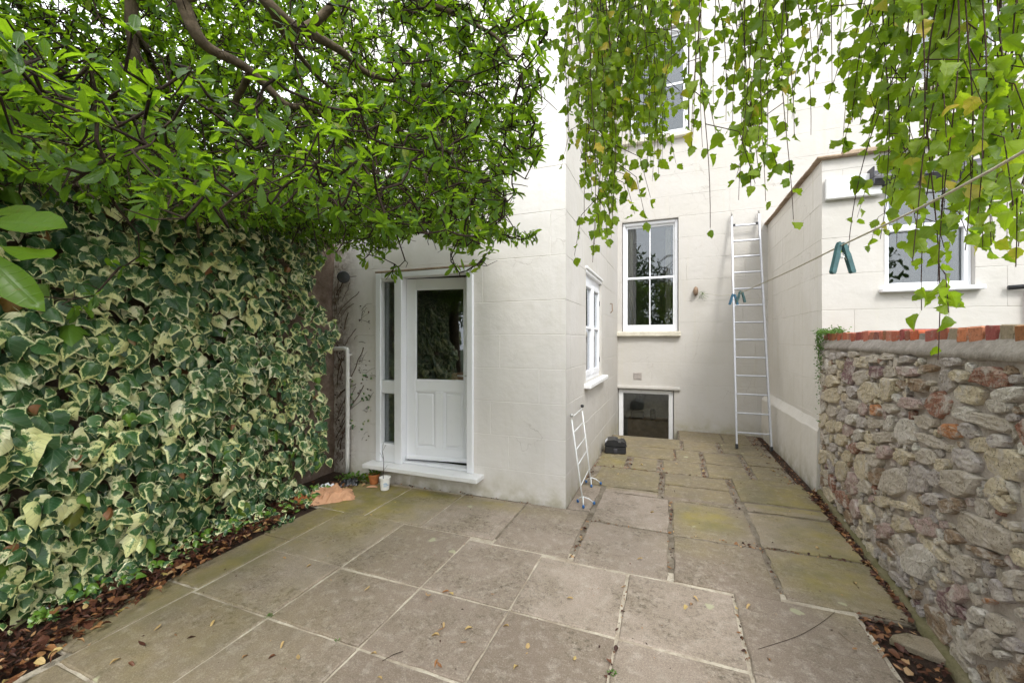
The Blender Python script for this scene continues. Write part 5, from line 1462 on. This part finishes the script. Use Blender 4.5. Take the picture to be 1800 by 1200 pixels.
# the crown's fringe as measured: over the wall and door it ends in hanging sprays
FR = [(-400, 560), (-60, 560), (0, 520), (60, 500), (130, 505), (165, 470), (210, 440), (260, 430), (330, 440), (420, 430), (500, 440), (560, 440), (600, 440), (640, 450), (690, 440), (720, 415), (760, 410), (800, 425), (850, 440), (870, 400),
      (895, 370), (890, 320), (930, 290), (940, 240), (940, 180), (945, 120), (945, 60), (960, 0), (960, -900)]
def fringe_ok(p):
    px, py, d = proj(p)
    if d < 0.3: return True
    px -= 26 * mnoise.noise(Vector((py * 0.02, 3.3, d)))
    if px > 965: return False
    ys = [b for a, b in FR]; 
    for (a, b), (c, e) in zip(FR, FR[1:]):
        if c >= a and a <= px <= c and b > 300 - 0 and px <= 870:
            return py < b + (e - b) * (px - a) / max(1, c - a)
    if px > 870:
        for (a, b), (c, e) in zip(FR[19:], FR[20:]):
            if e <= b and e <= py <= b: return px < a + (c - a) * (b - py) / max(1, b - e)
        return py < 420
    return True
ros = []
tries = 0
while len(ros) < 10200 and tries < 600000:
    tries += 1
    p = (rng.uniform(CX - CR * 1.1, CX + CR * 1.1), rng.uniform(CY - CR * 1.1, CY + CR * 1.1), rng.uniform(1.6, 4.5))
    if not crown_ok(p) or not fringe_ok(p): continue
    if mnoise.noise(Vector((p[0] * 2.1, p[1] * 2.1, p[2] * 2.6))) < -0.36 and rng.random() < 0.75: continue
    # twiggy bare inside, leaves towards the light and the outside
    ros.append(p)
ros = np.array(ros)
# a few placed sprays on the fringe, as in the photograph
extra = [at(*q) for q in ((700, 470, 2.35), (675, 455, 2.4), (640, 455, 2.5), (800, 445, 2.0), (845, 455, 1.95), (830, 430, 2.0), (775, 420, 2.1), (870, 395, 1.9), (900, 300, 1.8), (925, 262, 1.75), (935, 150, 1.6), (930, 200, 1.65), (945, 95, 1.55), (950, 40, 1.5), (905, 340, 1.85), (935, 225, 1.7), (210, 470, 1.9), (245, 450, 2.0), (165, 520, 1.75), (130, 540, 1.7), (60, 520, 1.6), (820, 476, 2.0), (842, 468, 1.95), (862, 440, 1.9), (690, 482, 2.4), (800, 468, 2.05), (955, 110, 1.5), (960, 60, 1.5), (950, 150, 1.55), (590, 445, 2.6), (560, 450, 2.7))]
ros = np.concatenate([ros, np.array([tuple(e) for e in extra])])
# twigs: each rosette grows from the nearest wood
NP = [n_[0] for n_ in nodes]; NPa = np.array([tuple(p) for p in NP])
dist0 = np.array([np.min(np.sum((NPa - r_) ** 2, 1)) for r_ in ros]); order = np.argsort(dist0)
P_all = np.zeros((len(NPa) + len(ros) * 2, 3)); P_all[:len(NPa)] = NPa; cnt = len(NPa)
tw = MB(); tdir = np.zeros((len(ros), 3)); tips = []
for i in order:
    p = ros[i]; k = int(np.argmin(np.sum((P_all[:cnt] - p) ** 2, 1))); q = P_all[k]
    mid = (p + q) / 2 + rng.normal(0, 0.022, 3) + np.array([0, 0, -0.01]); L = np.linalg.norm(p - q)
    tdir[i] = (p - mid) / (np.linalg.norm(p - mid) + 1e-6)
    tw.tube([q, mid, p], [0.0055 if L > .2 else 0.004, 0.0038, 0.0026], 4, caps=False)
    P_all[cnt] = p; P_all[cnt + 1] = mid; cnt += 2
    if rng.random() < 0.8:   # short bare side spurs
        e = mid + rng.normal(0, 0.05, 3); tw.tube([mid, (mid + e) / 2 + rng.normal(0, .01, 3), e], [.0026, .002, .0014], 4, caps=False)
for k in range(5200):   # the tangle of bare spurs under the leaf layer
    q = P_all[rng.integers(0, cnt)]
    if q[2] > 3.6 or q[2] < 2.0: continue
    d1 = rng.normal(0, 1, 3); d1[2] -= .3; d1 /= np.linalg.norm(d1); e1 = q + d1 * rng.uniform(.03, .09); d2 = d1 + rng.normal(0, .8, 3); e2 = e1 + d2 / np.linalg.norm(d2) * rng.uniform(.02, .06)
    if not fringe_ok(e2): continue
    tw.tube([q, e1, e2], [.0028, .0022, .0018], 3, caps=False)
tag(tw.build('twigs', M['twig'], tree, smooth=True, fix=False), kind='stuff')
nl = rng.integers(5, 10, len(ros)); idx = np.repeat(np.arange(len(ros)), nl); N = len(idx)
base = ros[idx] + rng.normal(0, 0.008, (N, 3))
ax = unit(tdir[idx] + np.array([0, 0, 0.15])); phi = rng.uniform(0, 2 * np.pi, N)
ref = unit(np.cross(ax, np.tile([0.3, 0.2, 1.0], (N, 1)))); ref2 = np.cross(ax, ref)
out = ref * np.cos(phi)[:, None] + ref2 * np.sin(phi)[:, None]
tip = unit(out * 0.9 + ax * rng.uniform(.1, .9, N)[:, None] + np.array([0, 0, -0.12]) + rng.normal(0, .15, (N, 3)))
nor = ax * 0.6 + np.array([0, 0, 0.7]) + rng.normal(0, .3, (N, 3))
sc_ = rng.uniform(0.036, 0.066, N); rnd = rng.random(N)
big_l = []
for (bx_, by_, tx_, ty_, d_, s_) in ((-20, 392, 104, 388, .82, 0), (-15, 375, 50, 362, .85, 0), (5, 434, 98, 462, .82, 0), (-30, 440, 48, 528, .80, 0)):
    b_ = at(bx_, by_, d_); t_ = at(tx_, ty_, d_ * 0.97); big_l.append((b_, t_))
bl = np.array([tuple(b_) for b_, t_ in big_l]); tl = np.array([tuple(t_ - b_) for b_, t_ in big_l])
base = np.concatenate([base, bl]); tip = np.concatenate([tip, unit(tl)]); nor = np.concatenate([nor, np.array([[0.5, -0.75, 0.6], [.4, -.6, .7], [.3, -.5, .8], [.5, -.8, .5]])])
sc_ = np.concatenate([sc_, np.linalg.norm(tl, axis=1)]); rnd = np.concatenate([rnd, [.8, .75, .85, .9]])
plant_leaves(tree, T_MAG, base, frame(tip, nor), sc_, rnd, M['mag'])
bb = Vector(big_l[0][0]) + Vector((-.05, -.02, -.02))
branch([at(-260, 330, 1.5), at(-120, 420, 1.1), bb], .012, .005, par=tree)

# ------------------------------------------------------------------ weeping birch hanging in from the right
BT = Vector((1.25, -2.5, 0))
birch = empty('birch_tree', BT, 'weeping birch with long hanging strands of yellow green leaves', 'tree')
branch([BT + Vector((0, 0, -.1)), BT + Vector((.03, .05, 1.5)), BT + Vector((0, .1, 3.0)), BT + Vector((-.1, .2, 4.6)), BT + Vector((-.1, .3, 6.0))], .14, .05, 'trunk', birch, 'birchtrunk', n=14)
strands = []
def hang(px, bottom, d, drift=0.0, dens=1.0, topz=None): strands.append((px, bottom, d, drift, dens))
rs = random.Random(21)
for px in np.linspace(1003, 1172, 38):
    env = np.interp(px, [1000, 1020, 1045, 1075, 1100, 1140, 1172], [250, 330, 460, 400, 300, 345, 270])
    hang(px + rs.uniform(-7, 7), env * rs.uniform(0.62, 1.0), rs.uniform(1.55, 2.1), rs.uniform(-.03, .06))
hang(1040, 462, 1.5, .03); hang(1076, 400, 1.55, .0); hang(1047, 430, 1.6, .05)
for px in np.linspace(1165, 1462, 20):
    env = np.interp(px, [1165, 1200, 1240, 1280, 1310, 1350, 1395, 1415, 1440, 1475], [230, 270, 330, 300, 350, 300, 395, 300, 180, 120])
    hang(px + rs.uniform(-8, 8), env * rs.uniform(0.40, 0.95), rs.uniform(1.25, 1.7), rs.uniform(-.10, .06), .75)
hang(1243, 402, 1.2, .0, .5); hang(1345, 352, 1.25, .02); hang(1392, 385, 1.25, -.03); hang(1302, 350, 1.3, .03, .8); hang(1325, 330, 1.3); hang(1462, 150, 1.3, .06)
for px in np.concatenate([np.linspace(1535, 1615, 6), np.linspace(1625, 1990, 34)]):
    env = np.interp(px, [1530, 1560, 1600, 1650, 1700, 1760, 1800, 1990], [300, 430, 500, 500, 440, 470, 500, 520])
    hang(px + rs.uniform(-9, 9), env * rs.uniform(0.50, 1.0), rs.uniform(.95, 1.75), rs.uniform(0.02, .16))
hang(1475, 272, 1.5, .32); hang(1482, 240, 1.5, .26, .8); hang(1500, 215, 1.4, .22); hang(1515, 280, 1.4, .25); hang(1495, 440, 1.3, .42, .7); hang(1545, 420, 1.3, .25)
hang(1640, 632, 1.05, .06, .55); hang(1628, 545, 1.1, .05); hang(1655, 500, 1.0, .04); hang(1600, 460, 1.0, .1); hang(1775, 470, 1.0); hang(1745, 430, 1.1)
limbs = {}
for (px, by_, d, dr, de) in strands:
    e = at(px, by_, d); limbs.setdefault((round(e.x / 0.55), round(e.y / 0.6)), []).append(e)
bt_top = BT + Vector((-.08, .15, 4.0)); NB = []
for key in sorted(limbs):
    es = limbs[key]; c = sum(es, Vector()) / len(es); tgt = Vector((c.x, c.y, 3.95 + 0.1 * (key[0] % 3)))
    NB += branch([bt_top, bt_top.lerp(tgt, .4) + Vector((0, 0, .55)), bt_top.lerp(tgt, .8) + Vector((0, 0, .35)), tgt], .024, .006, 'branch', birch, 'birchbark', n=7)
NBa = np.array([tuple(n_[0]) for n_ in NB])
tb = MB(); BL, BTp, BN, BS = [], [], [], []
for (px, by_, d, dr, de) in strands:
    e = at(px, by_, d); topz = 3.75 + rs.uniform(-.1, .1)
    w1, w2 = rs.uniform(0, 6), rs.uniform(0, 6); n = max(4, int((topz - e.z) / 0.06)); P = []
    side = RT * dr
    for k in range(n + 1):
        t = k / n; z = e.z + (topz - e.z) * t
        P.append(Vector((e.x + 0.020 * math.sin(z * 5 + w1) * (t * 2 + .4), e.y + 0.020 * math.sin(z * 4 + w2) * (t * 2 + .4), z)) + side * (t ** 1.2) * 1.4)
    near = Vector(NBa[np.argmin(np.sum((NBa - np.array(P[-1])) ** 2, 1))])
    tb.tube([near, near.lerp(P[-1], .55) + Vector((0, 0, .06))] + P[::-1], [.0036, .0034] + [0.0032 - 0.0022 * (k / n) for k in range(n + 1)], 4, caps=False)
    def put(p, dirv, sz=1.0):
        a = rs.uniform(0, 2 * math.pi); o = Vector((math.cos(a), math.sin(a), 0))
        tipv = (o * rs.uniform(.25, .8) + Vector((0, 0, -1)) * rs.uniform(.6, 1.2)).normalized()
        nv = Vector((rs.gauss(0, 1), rs.gauss(0, 1), rs.gauss(0, .35)))
        s_ = rs.uniform(0.031, 0.050) * sz * (1.12 if p.x > 0.55 else 1.0)
        BL.append(tuple(p + tipv * s_ * 0.28)); BTp.append(tuple(tipv)); BN.append(tuple(nv)); BS.append(s_)
    for k in range(n):
        if P[k].z > 3.45: break
        near_tip = k < 3
        if rs.random() < 0.80 * de + .1: put(P[k].lerp(P[k + 1], rs.random()), None, .8 if near_tip else 1)
        if rs.random() < 0.30 * de: put(P[k], None)
        if rs.random() < 0.40 * de and k > 2:      # side twig with its own leaves
            a = rs.uniform(0, 2 * math.pi); L = rs.uniform(.06, .20); q0 = P[k]
            q1 = q0 + Vector((math.cos(a) * L * .45, math.sin(a) * L * .45, -L * .25)); q2 = q1 + Vector((math.cos(a) * L * .2, math.sin(a) * L * .2, -L * .8))
            tb.tube([q0, q1, q2], [.0017, .0014, .0009], 3, caps=False)
            for f in (0.5, 1.0): put(q0.lerp(q1, f), None)
            for f in (0.35, 0.7, 1.0): put(q1.lerp(q2, f), None, .85)
tag(tb.build('hanging_twigs', M['birchbark'], birch, smooth=True, fix=False), kind='stuff')
BL = np.array(BL); BTp = np.array(BTp); BN = np.array(BN); BS = np.array(BS)
plant_leaves(birch, T_BIR, BL, frame(unit(BTp), BN), BS, rng.random(len(BL)), M['birch'])

# ------------------------------------------------------------------ trees of the garden behind (they show in the window panes)
def garden_tree(name, label, x, y, h, r_, n, col='backleaf', seed=0):
    o = empty(name, (x, y, 0), label, 'tree', 'trees at the far end of the garden')
    branch([(x, y, -.1), (x + .1, y, h * .35), (x, y + .1, h * .7)], .16, .06, 'trunk', o)
    q = rng.normal(0, 1, (n, 3)); q = unit(q) * (rng.random((n, 1)) ** .4); cz = h * 0.56
    L = np.stack([x + q[:, 0] * r_, y + q[:, 1] * r_ * .8, cz + q[:, 2] * h * .46], 1)
    L += 0.35 * np.array([[mnoise.noise(Vector(p * 1.2)), mnoise.noise(Vector(p * 1.2 + 9)), mnoise.noise(Vector(p * 1.2 + 5))] for p in L])
    L = L[L[:, 2] > 0.15]; n = len(L)
    Rr = frame(unit(rng.normal(0, 1, (n, 3)) + [0, 0, -.4]), rng.normal(0, 1, (n, 3)) + [0, 0, .8])
    me = leaves_mesh('crown', T_MAG[:2], L - np.array([x, y, 0]), Rr, rng.uniform(.22, .42, n), rng.integers(0, 2, n), rng.random(n), M[col])
    tag(link('crown', me, o, loc=(0, 0, 0)), kind='stuff')
garden_tree('garden_tree', 'dark tree at the far left of the garden behind', -7.5, -11.0, 6.8, 2.6, 2800)
garden_tree('garden_tree', 'tall dark tree in the middle of the garden behind', -2.4, -12.5, 7.6, 2.6, 2800)
garden_tree('garden_tree', 'dark rounded tree right of middle in the garden behind', 2.0, -11.6, 6.4, 2.5, 2600)
garden_tree('garden_tree', 'dark tree at the far right of the garden behind', 6.2, -11.0, 7.4, 2.6, 2800)

# ------------------------------------------------------------------ litter and weeds
def scatter_litter(name, pts, zbase, sz, rlo, rhi, temps=T_LIT, lift=.02, label=None):
    n = len(pts); z = zbase + rng.random(n) * lift
    L = np.stack([pts[:, 0], pts[:, 1], z], 1); a = rng.uniform(0, 2 * np.pi, n)
    tipv = np.stack([np.cos(a), np.sin(a), rng.normal(0, .12, n)], 1); nv = np.stack([rng.normal(0, .3, n), rng.normal(0, .3, n), np.ones(n)], 1)
    me = leaves_mesh(name, temps, L, frame(unit(tipv), nv), rng.uniform(sz[0], sz[1], n), rng.integers(0, len(temps), n), rng.uniform(rlo, rhi, n) ** 1.0, M['litter'])
    o = link(name, me); tag(o, kind='stuff'); return o
# bed on the left: deep dark wet leaves
n = 4200; u = rng.random(n); py_ = rng.uniform(-.6, 2.9, n)
edge = np.interp(py_, [-.6, .8, 1.1, 1.4, 1.7, 2.1, 2.5, 2.9], [-2.86, -2.86, -2.95, -3.05, -3.12, -3.20, -3.24, -3.26])
px_ = edge - (edge + 3.72) * u ** 1.3 + rng.normal(0, .012, n)
tag(scatter_litter('leaf_litter', np.stack([px_, py_], 1), 0.006, (.022, .062), 0.0, .62, T_LIT + T_LIT2[:1], lift=.045), 'dark wet dead leaves in the bed below the ivy')
n = 240; py2 = rng.uniform(.4, 2.6, n); ex = np.interp(py2, [-.6, .8, 1.1, 1.4, 1.7, 2.1, 2.6], [-2.80, -2.80, -2.9, -2.98, -3.06, -3.14, -3.2])
scatter_litter('leaf_litter', np.stack([ex - rng.exponential(.12, n) + .05, py2], 1), 0.035, (.025, .06), .5, 1.0, T_LIT + T_LIT2, lift=.03)
n = 260; scatter_litter('leaf_litter', np.stack([rng.normal(-3.38, .10, n), rng.uniform(2.8, 3.72, n)], 1), 0.004, (.025, .06), 0.1, .95, T_LIT + T_LIT2, lift=.025)
# strip along the stone wall
n = 1000; py_ = rng.uniform(1.6, 5.25, n); wx = np.array([wall_x(y) for y in py_]); lo = np.where(py_ < 2.97, 1.02, 1.30)
px_ = wx - .05 - (wx - .05 - lo) * rng.random(n) ** np.where(py_ < 2.97, 1.0, 1.4) * np.where(py_ < 2.97, 1, .9)
msk = (np.abs(px_ - 1.2) > .12) | (np.abs(py_ - 2.755) > .09) | (rng.random(n) < .08)
scatter_litter('leaf_litter', np.stack([px_, py_], 1)[msk], -0.012, (.02, .052), .0, .97, T_LIT + T_LIT2, lift=.03)
n = 500; py_ = rng.uniform(5.3, 7.8, n); px_ = rng.uniform(1.15, 1.40, n); scatter_litter('leaf_litter', np.stack([px_, py_], 1), -0.012, (.015, .035), .0, .9, T_LIT + T_LIT2, lift=.02)
# joints full of debris between the older flags
J = [((-0.69, 2.95), (-0.69, 3.66), .025), ((-0.003, 2.93), (-0.003, 3.6), .018), ((-0.005, 3.66), (-0.005, 4.4), .014), ((.65, 2.98), (.65, 3.62), .012), ((-.66, 3.655), (1.3, 3.66), .016), ((0.3, 3.63), (.9, 3.66), .02),
     ((-.10, 4.42), (-.10, 5.27), .025), ((.61, 4.42), (.61, 5.3), .03), ((-.13, 5.31), (-.13, 5.84), .03), ((.37, 5.31), (.37, 5.84), .03), ((.89, 5.35), (.89, 5.9), .03), ((-.52, 5.31), (-.52, 5.84), .04), ((-.85, 5.295), (1.3, 5.32), .012),
     ((.045, 5.9), (.045, 6.45), .015), ((.39, 5.9), (.39, 6.45), .025), ((.88, 5.95), (.88, 6.5), .025), ((.15, 6.52), (.15, 7.1), .02), ((.66, 6.52), (.66, 7.1), .03), ((-.275, 1.75), (-.275, 2.2), .008), ((-.275, 2.3), (-.275, 2.9), .005), ((1.0, 2.0), (1.0, 2.95), .02), ((-.93, 4.6), (-.88, 5.8), .03), ((-2.9, 3.80), (-1.0, 3.815), .006), ((.36, 2.3), (.36, 2.9), .004)]
pts = []
for (a, b, w) in J:
    L = math.hypot(b[0] - a[0], b[1] - a[1])
    for _ in range(int(L * 75 * (w / .02) ** .5)):
        if rng.random() < .25 + .75 * abs(mnoise.noise(Vector((a[0] * 3 + _ * .013, a[1], 1)))) * 2:
            t = rng.random(); pts.append((a[0] + (b[0] - a[0]) * t + rng.normal(0, w * .5), a[1] + (b[1] - a[1]) * t + rng.normal(0, w * .5)))
scatter_litter('joint_litter', np.array(pts), -0.008, (.010, .034), .0, .97, T_LIT + T_LIT2, lift=.012)
# fine crumbs spread over the flags
n = 650; c_ = np.stack([rng.uniform(-2.9, 1.25, n), rng.uniform(1.2, 7.6, n)], 1); c_ = c_[(c_[:, 1] < 3.78) | (c_[:, 0] > -.9)]
scatter_litter('leaf_crumbs', c_, 0.002, (.006, .016), .0, 1.0, T_LIT + T_LIT2, lift=.002)

# single fallen leaves one can point at on the flags
def gp(px, py): r = ray(px, py); t = -CAMZ / r.z; return (t * r.x, t * r.y)
SL = [(378, 1092, 'l', .96), (650, 905, 'y', .97), (548, 995, 'l', .95), (497, 982, 'y', .9), (640, 1041, 'l', .95), (752, 1048, 'g', .9), (790, 1042, 'o', .8), (862, 1046, 'o', .84), (797, 1048, 'y', .97), (780, 1096, 'l', .95), (768, 1112, 'o', .85),
      (773, 1120, 'l', .93), (817, 1110, 'l', .96), (808, 1132, 'o', .8), (895, 1104, 'l', .92), (1008, 1056, 'l', .93), (1012, 1156, 'y', .98), (662, 1153, 'l', .94), (770, 1162, 'o', .83), (777, 1177, 'o', .7), (500, 1130, 'l', .88), (425, 1161, 'o', .86), (524, 1153, 'l', .9),
      (485, 1155, 'o', .55), (328, 1126, 'd', .25), (256, 1138, 'd', .3), (225, 1168, 'o', .62), (192, 1172, 'l', .86), (540, 930, 'y', .95), (1214, 1067, 'o', .84), (1208, 1067, 'y', .97), (1293, 1068, 'y', .99), (1320, 1066, 'l', .93), (1353, 1165, 'o', .82),
      (1507, 1142, 'o', .8), (1524, 993, 'o', .84), (1505, 1030, 'l', .93), (1085, 835, 'l', .97), (1125, 817, 'l', .97), (1188, 780, 'y', .98), (1192, 817, 'l', .94), (1150, 902, 'l', .95), (1388, 901, 'l', .93), (1437, 962, 'y', .93), (1218, 1050, 'l', .92), (1620, 1022, 'y', 1.0), (270, 1112, 'l', .9), (1357, 829, 'l', .96), (1130, 984, 'l', .95), (930, 1133, 'y', .9), (903, 1180, 'l', .97), (672, 1198, 'l', .92)]
LBL = {'l': ('slim pale cream dead leaf lying on the flagstones', 'slim pale leaves on the flagstones'), 'y': ('small yellow birch leaf fallen on the flagstones', 'small yellow leaves on the flagstones'),
       'o': ('curled orange brown dead leaf on the flagstones', 'orange brown leaves on the flagstones'), 'd': ('dark wet dead leaf stuck to the flagstones', 'dark wet leaves on the flagstones'), 'g': ('olive green leaf fallen on the flagstones near the middle', None)}
FLM = {}; fl_objs = []
for i, (px, py, k, rv) in enumerate(SL):
    key = (k, i % 3, round(rv, 1))
    if key not in FLM:
        tv, tf, tl_ = (T_LIT if k in 'lod' else T_LIT2)[i % 3]; FLM[key] = tri_mesh('fallen_leaf', tv, tf, M['litter'], tl_, np.full(len(tv), rv if k != 'g' else .93))
    o = bpy.data.objects.new('fallen_leaf', FLM[key]); COL.objects.link(o); x, y = gp(px, py)
    o.location = (x, y, 0.012); s_ = {'l': .048, 'y': .028, 'o': .042, 'd': .05, 'g': .045}[k] * random.uniform(.8, 1.2); o.scale = (s_,) * 3
    o.rotation_euler = (random.uniform(-.15, .15), random.uniform(-.25, .25), random.uniform(0, 6.28)); fl_objs.append((o, k, px, py))
KN = {'l': 'slim pale cream dead leaf', 'y': 'small yellow birch leaf', 'o': 'curled orange brown dead leaf', 'd': 'dark wet dead leaf', 'g': 'olive green fallen leaf'}
def zone(px, py):
    r_ = 'front' if py > 1080 else ('middle' if py > 960 else 'rear'); c_ = 'left' if px < 560 else ('centre' if px < 1060 else 'right'); return r_, c_
zs_ = {}
for f in fl_objs: zs_.setdefault((f[1],) + zone(f[2], f[3]), []).append(f)
ORD = ['leftmost', 'second from left', 'third from left', 'fourth from left', 'fifth from left', 'sixth from left', 'seventh from left', 'eighth from left']
for (k, r_, c_), fl in zs_.items():
    fl.sort(key=lambda f: f[2])
    for i, f in enumerate(fl):
        lab = KN[k] + ' on the ' + r_ + ' ' + c_ + ' flagstones'
        if len(fl) > 1: lab += ', ' + (ORD[i] if i < len(fl) - 1 else 'rightmost') + ' of such'
        tag(f[0], lab, 'dead leaf', 'dead leaves scattered on the flagstones')
tg = empty('fallen_twig', (-1.3, 2.1, 0), 'thin dark twig lying on the flagstones below the yard centre', 'twig')
x0, y0 = gp(672, 1163); x1, y1 = gp(708, 1146); m = MB(); m.tube([(x0, y0, .006), ((x0 + x1) / 2, (y0 + y1) / 2 + .006, .01), (x1, y1, .006)], .0016, 5); m.build('stick', M['twig'], tg)
tg = empty('fallen_twig', (0.5, 2.4, 0), 'long thin curved twig across the grey flagstone on the right', 'twig')
P = [(*gp(a, b), .006) for a, b in ((1333, 1142), (1400, 1120), (1440, 1098), (1467, 1077))]; m = MB(); m.tube(smooth_path(P, 4), .0012, 5); m.build('stick', M['twig'], tg)
tg = empty('fallen_twig', (0.9, 2.4, 0), 'short pale twig near the cut corner of the right flagstone', 'twig')
P = [(*gp(a, b), .006) for a, b in ((1474, 1112), (1488, 1124), (1501, 1134))]; m = MB(); m.tube(P, .0014, 5); m.build('stick', M['wood'], tg)

# weeds and mosses
def tuft(name, label, x, y, n, spread, size, z=0.0, rlo=0.2, rhi=.9, cat='weed', mat='weed', temps=None):
    o = empty(name, (x, y, z), label, cat); a = rng.uniform(0, 2 * np.pi, n); rr = np.sqrt(rng.random(n)) * spread
    L = np.stack([rr * np.cos(a), rr * np.sin(a), rng.random(n) * size * .5], 1)
    Rr = frame(unit(np.stack([np.cos(a), np.sin(a), rng.uniform(.2, 1.2, n)], 1)), np.stack([-np.cos(a) * .4, -np.sin(a) * .4, np.ones(n)], 1))
    T = temps or T_MAG; me = leaves_mesh('leaves', T, L, Rr, rng.uniform(.5, 1.1, n) * size, rng.integers(0, len(T), n), rng.uniform(rlo, rhi, n), M[mat])
    q = link('leaves', me, o, loc=(0, 0, 0)); q['kind'] = 'stuff'; return o
def tuft_px(name, label, px, py, *a, **k): x, y = gp(px, py); return tuft(name, label, x, y, *a, **k)
tuft_px('moss_tuft', 'green moss clump at the flagstone corner nearest the left bed', 473, 1083, 70, .018, .010, rlo=0, rhi=.3)
tuft_px('weed', 'small weed with white specks in the joint at the bottom', 1076, 1182, 20, .016, .012, temps=T_IVY[:2], mat='weed', rlo=.0, rhi=.5)
tuft_px('weed', 'thin grass blade in the joint below the left middle flagstone', 593, 1128, 5, .006, .016, rlo=0, rhi=.3)
tuft('seedling', 'wilting green seedling growing in the terracotta pot', -3.095, 3.705, 30, .04, .055, .10)
tuft('weed', 'patch of thin grass behind the dark plastic bag', -3.36, 3.70, 46, .09, .09)
tuft('weed', 'green weeds at the foot of the white pipe', -3.52, 3.70, 34, .07, .06)
tuft('weed', 'yellowing weed between the dark bag and the terracotta pot', -3.20, 3.74, 26, .05, .07, rlo=.96, rhi=.99, mat='mag')
for (px, py, lab) in ((70, 1103, 'small bright green seedling in the dark leaves at the far left'), (80, 1065, 'green ivy shoot on the leaf litter under the ivy')):
    tuft_px('seedling', lab, px, py, 9, .03, .045, temps=T_IVY[:3], rlo=.973, rhi=.985, mat='ivy', z=.03)
tuft('weed', 'low green weeds along the shaded foot of the ivy', -3.25, 2.55, 40, .16, .045, temps=T_IVY[:3], rlo=.1, rhi=.6, mat='ivy')
# plant on the far end of the stone wall
wp = empty('wall_plant', (1.5, 5.0, 1.66), 'small green plant trailing over the far end of the stone wall', 'wall plant')
n = 1500; t = rng.random(n); Lp = np.stack([1.50 + rng.normal(0, .035, n) - .03, rng.uniform(4.62, 5.24, n), 1.672 + np.abs(rng.normal(0, .022, n))], 1)
k = n // 2; zz_ = 1.68 - rng.exponential(.22, k); Lp[:k] = np.stack([np.array([wall_x(5.2)] * k) - .03 + rng.normal(0, .014, k), 5.22 - np.abs(rng.normal(0, .05, k)) * (1 + (zz_ - 1)), np.maximum(zz_, .75)], 1)
Rr = frame(unit(rng.normal(0, 1, (n, 3)) + [-.3, 0, -.2]), rng.normal(0, .6, (n, 3)) + [-.5, -.3, .8])
me = leaves_mesh('leaves', T_BIR[:3], Lp - np.array(world_loc(wp)), Rr, rng.uniform(.008, .018, n), rng.integers(0, 3, n), rng.uniform(0, .5, n), M['weed'])
tag(link('leaves', me, wp, loc=(0, 0, 0)), kind='stuff')
print('objects', len(bpy.data.objects), 'leaves birch', len(BL), 'ros', len(ros))
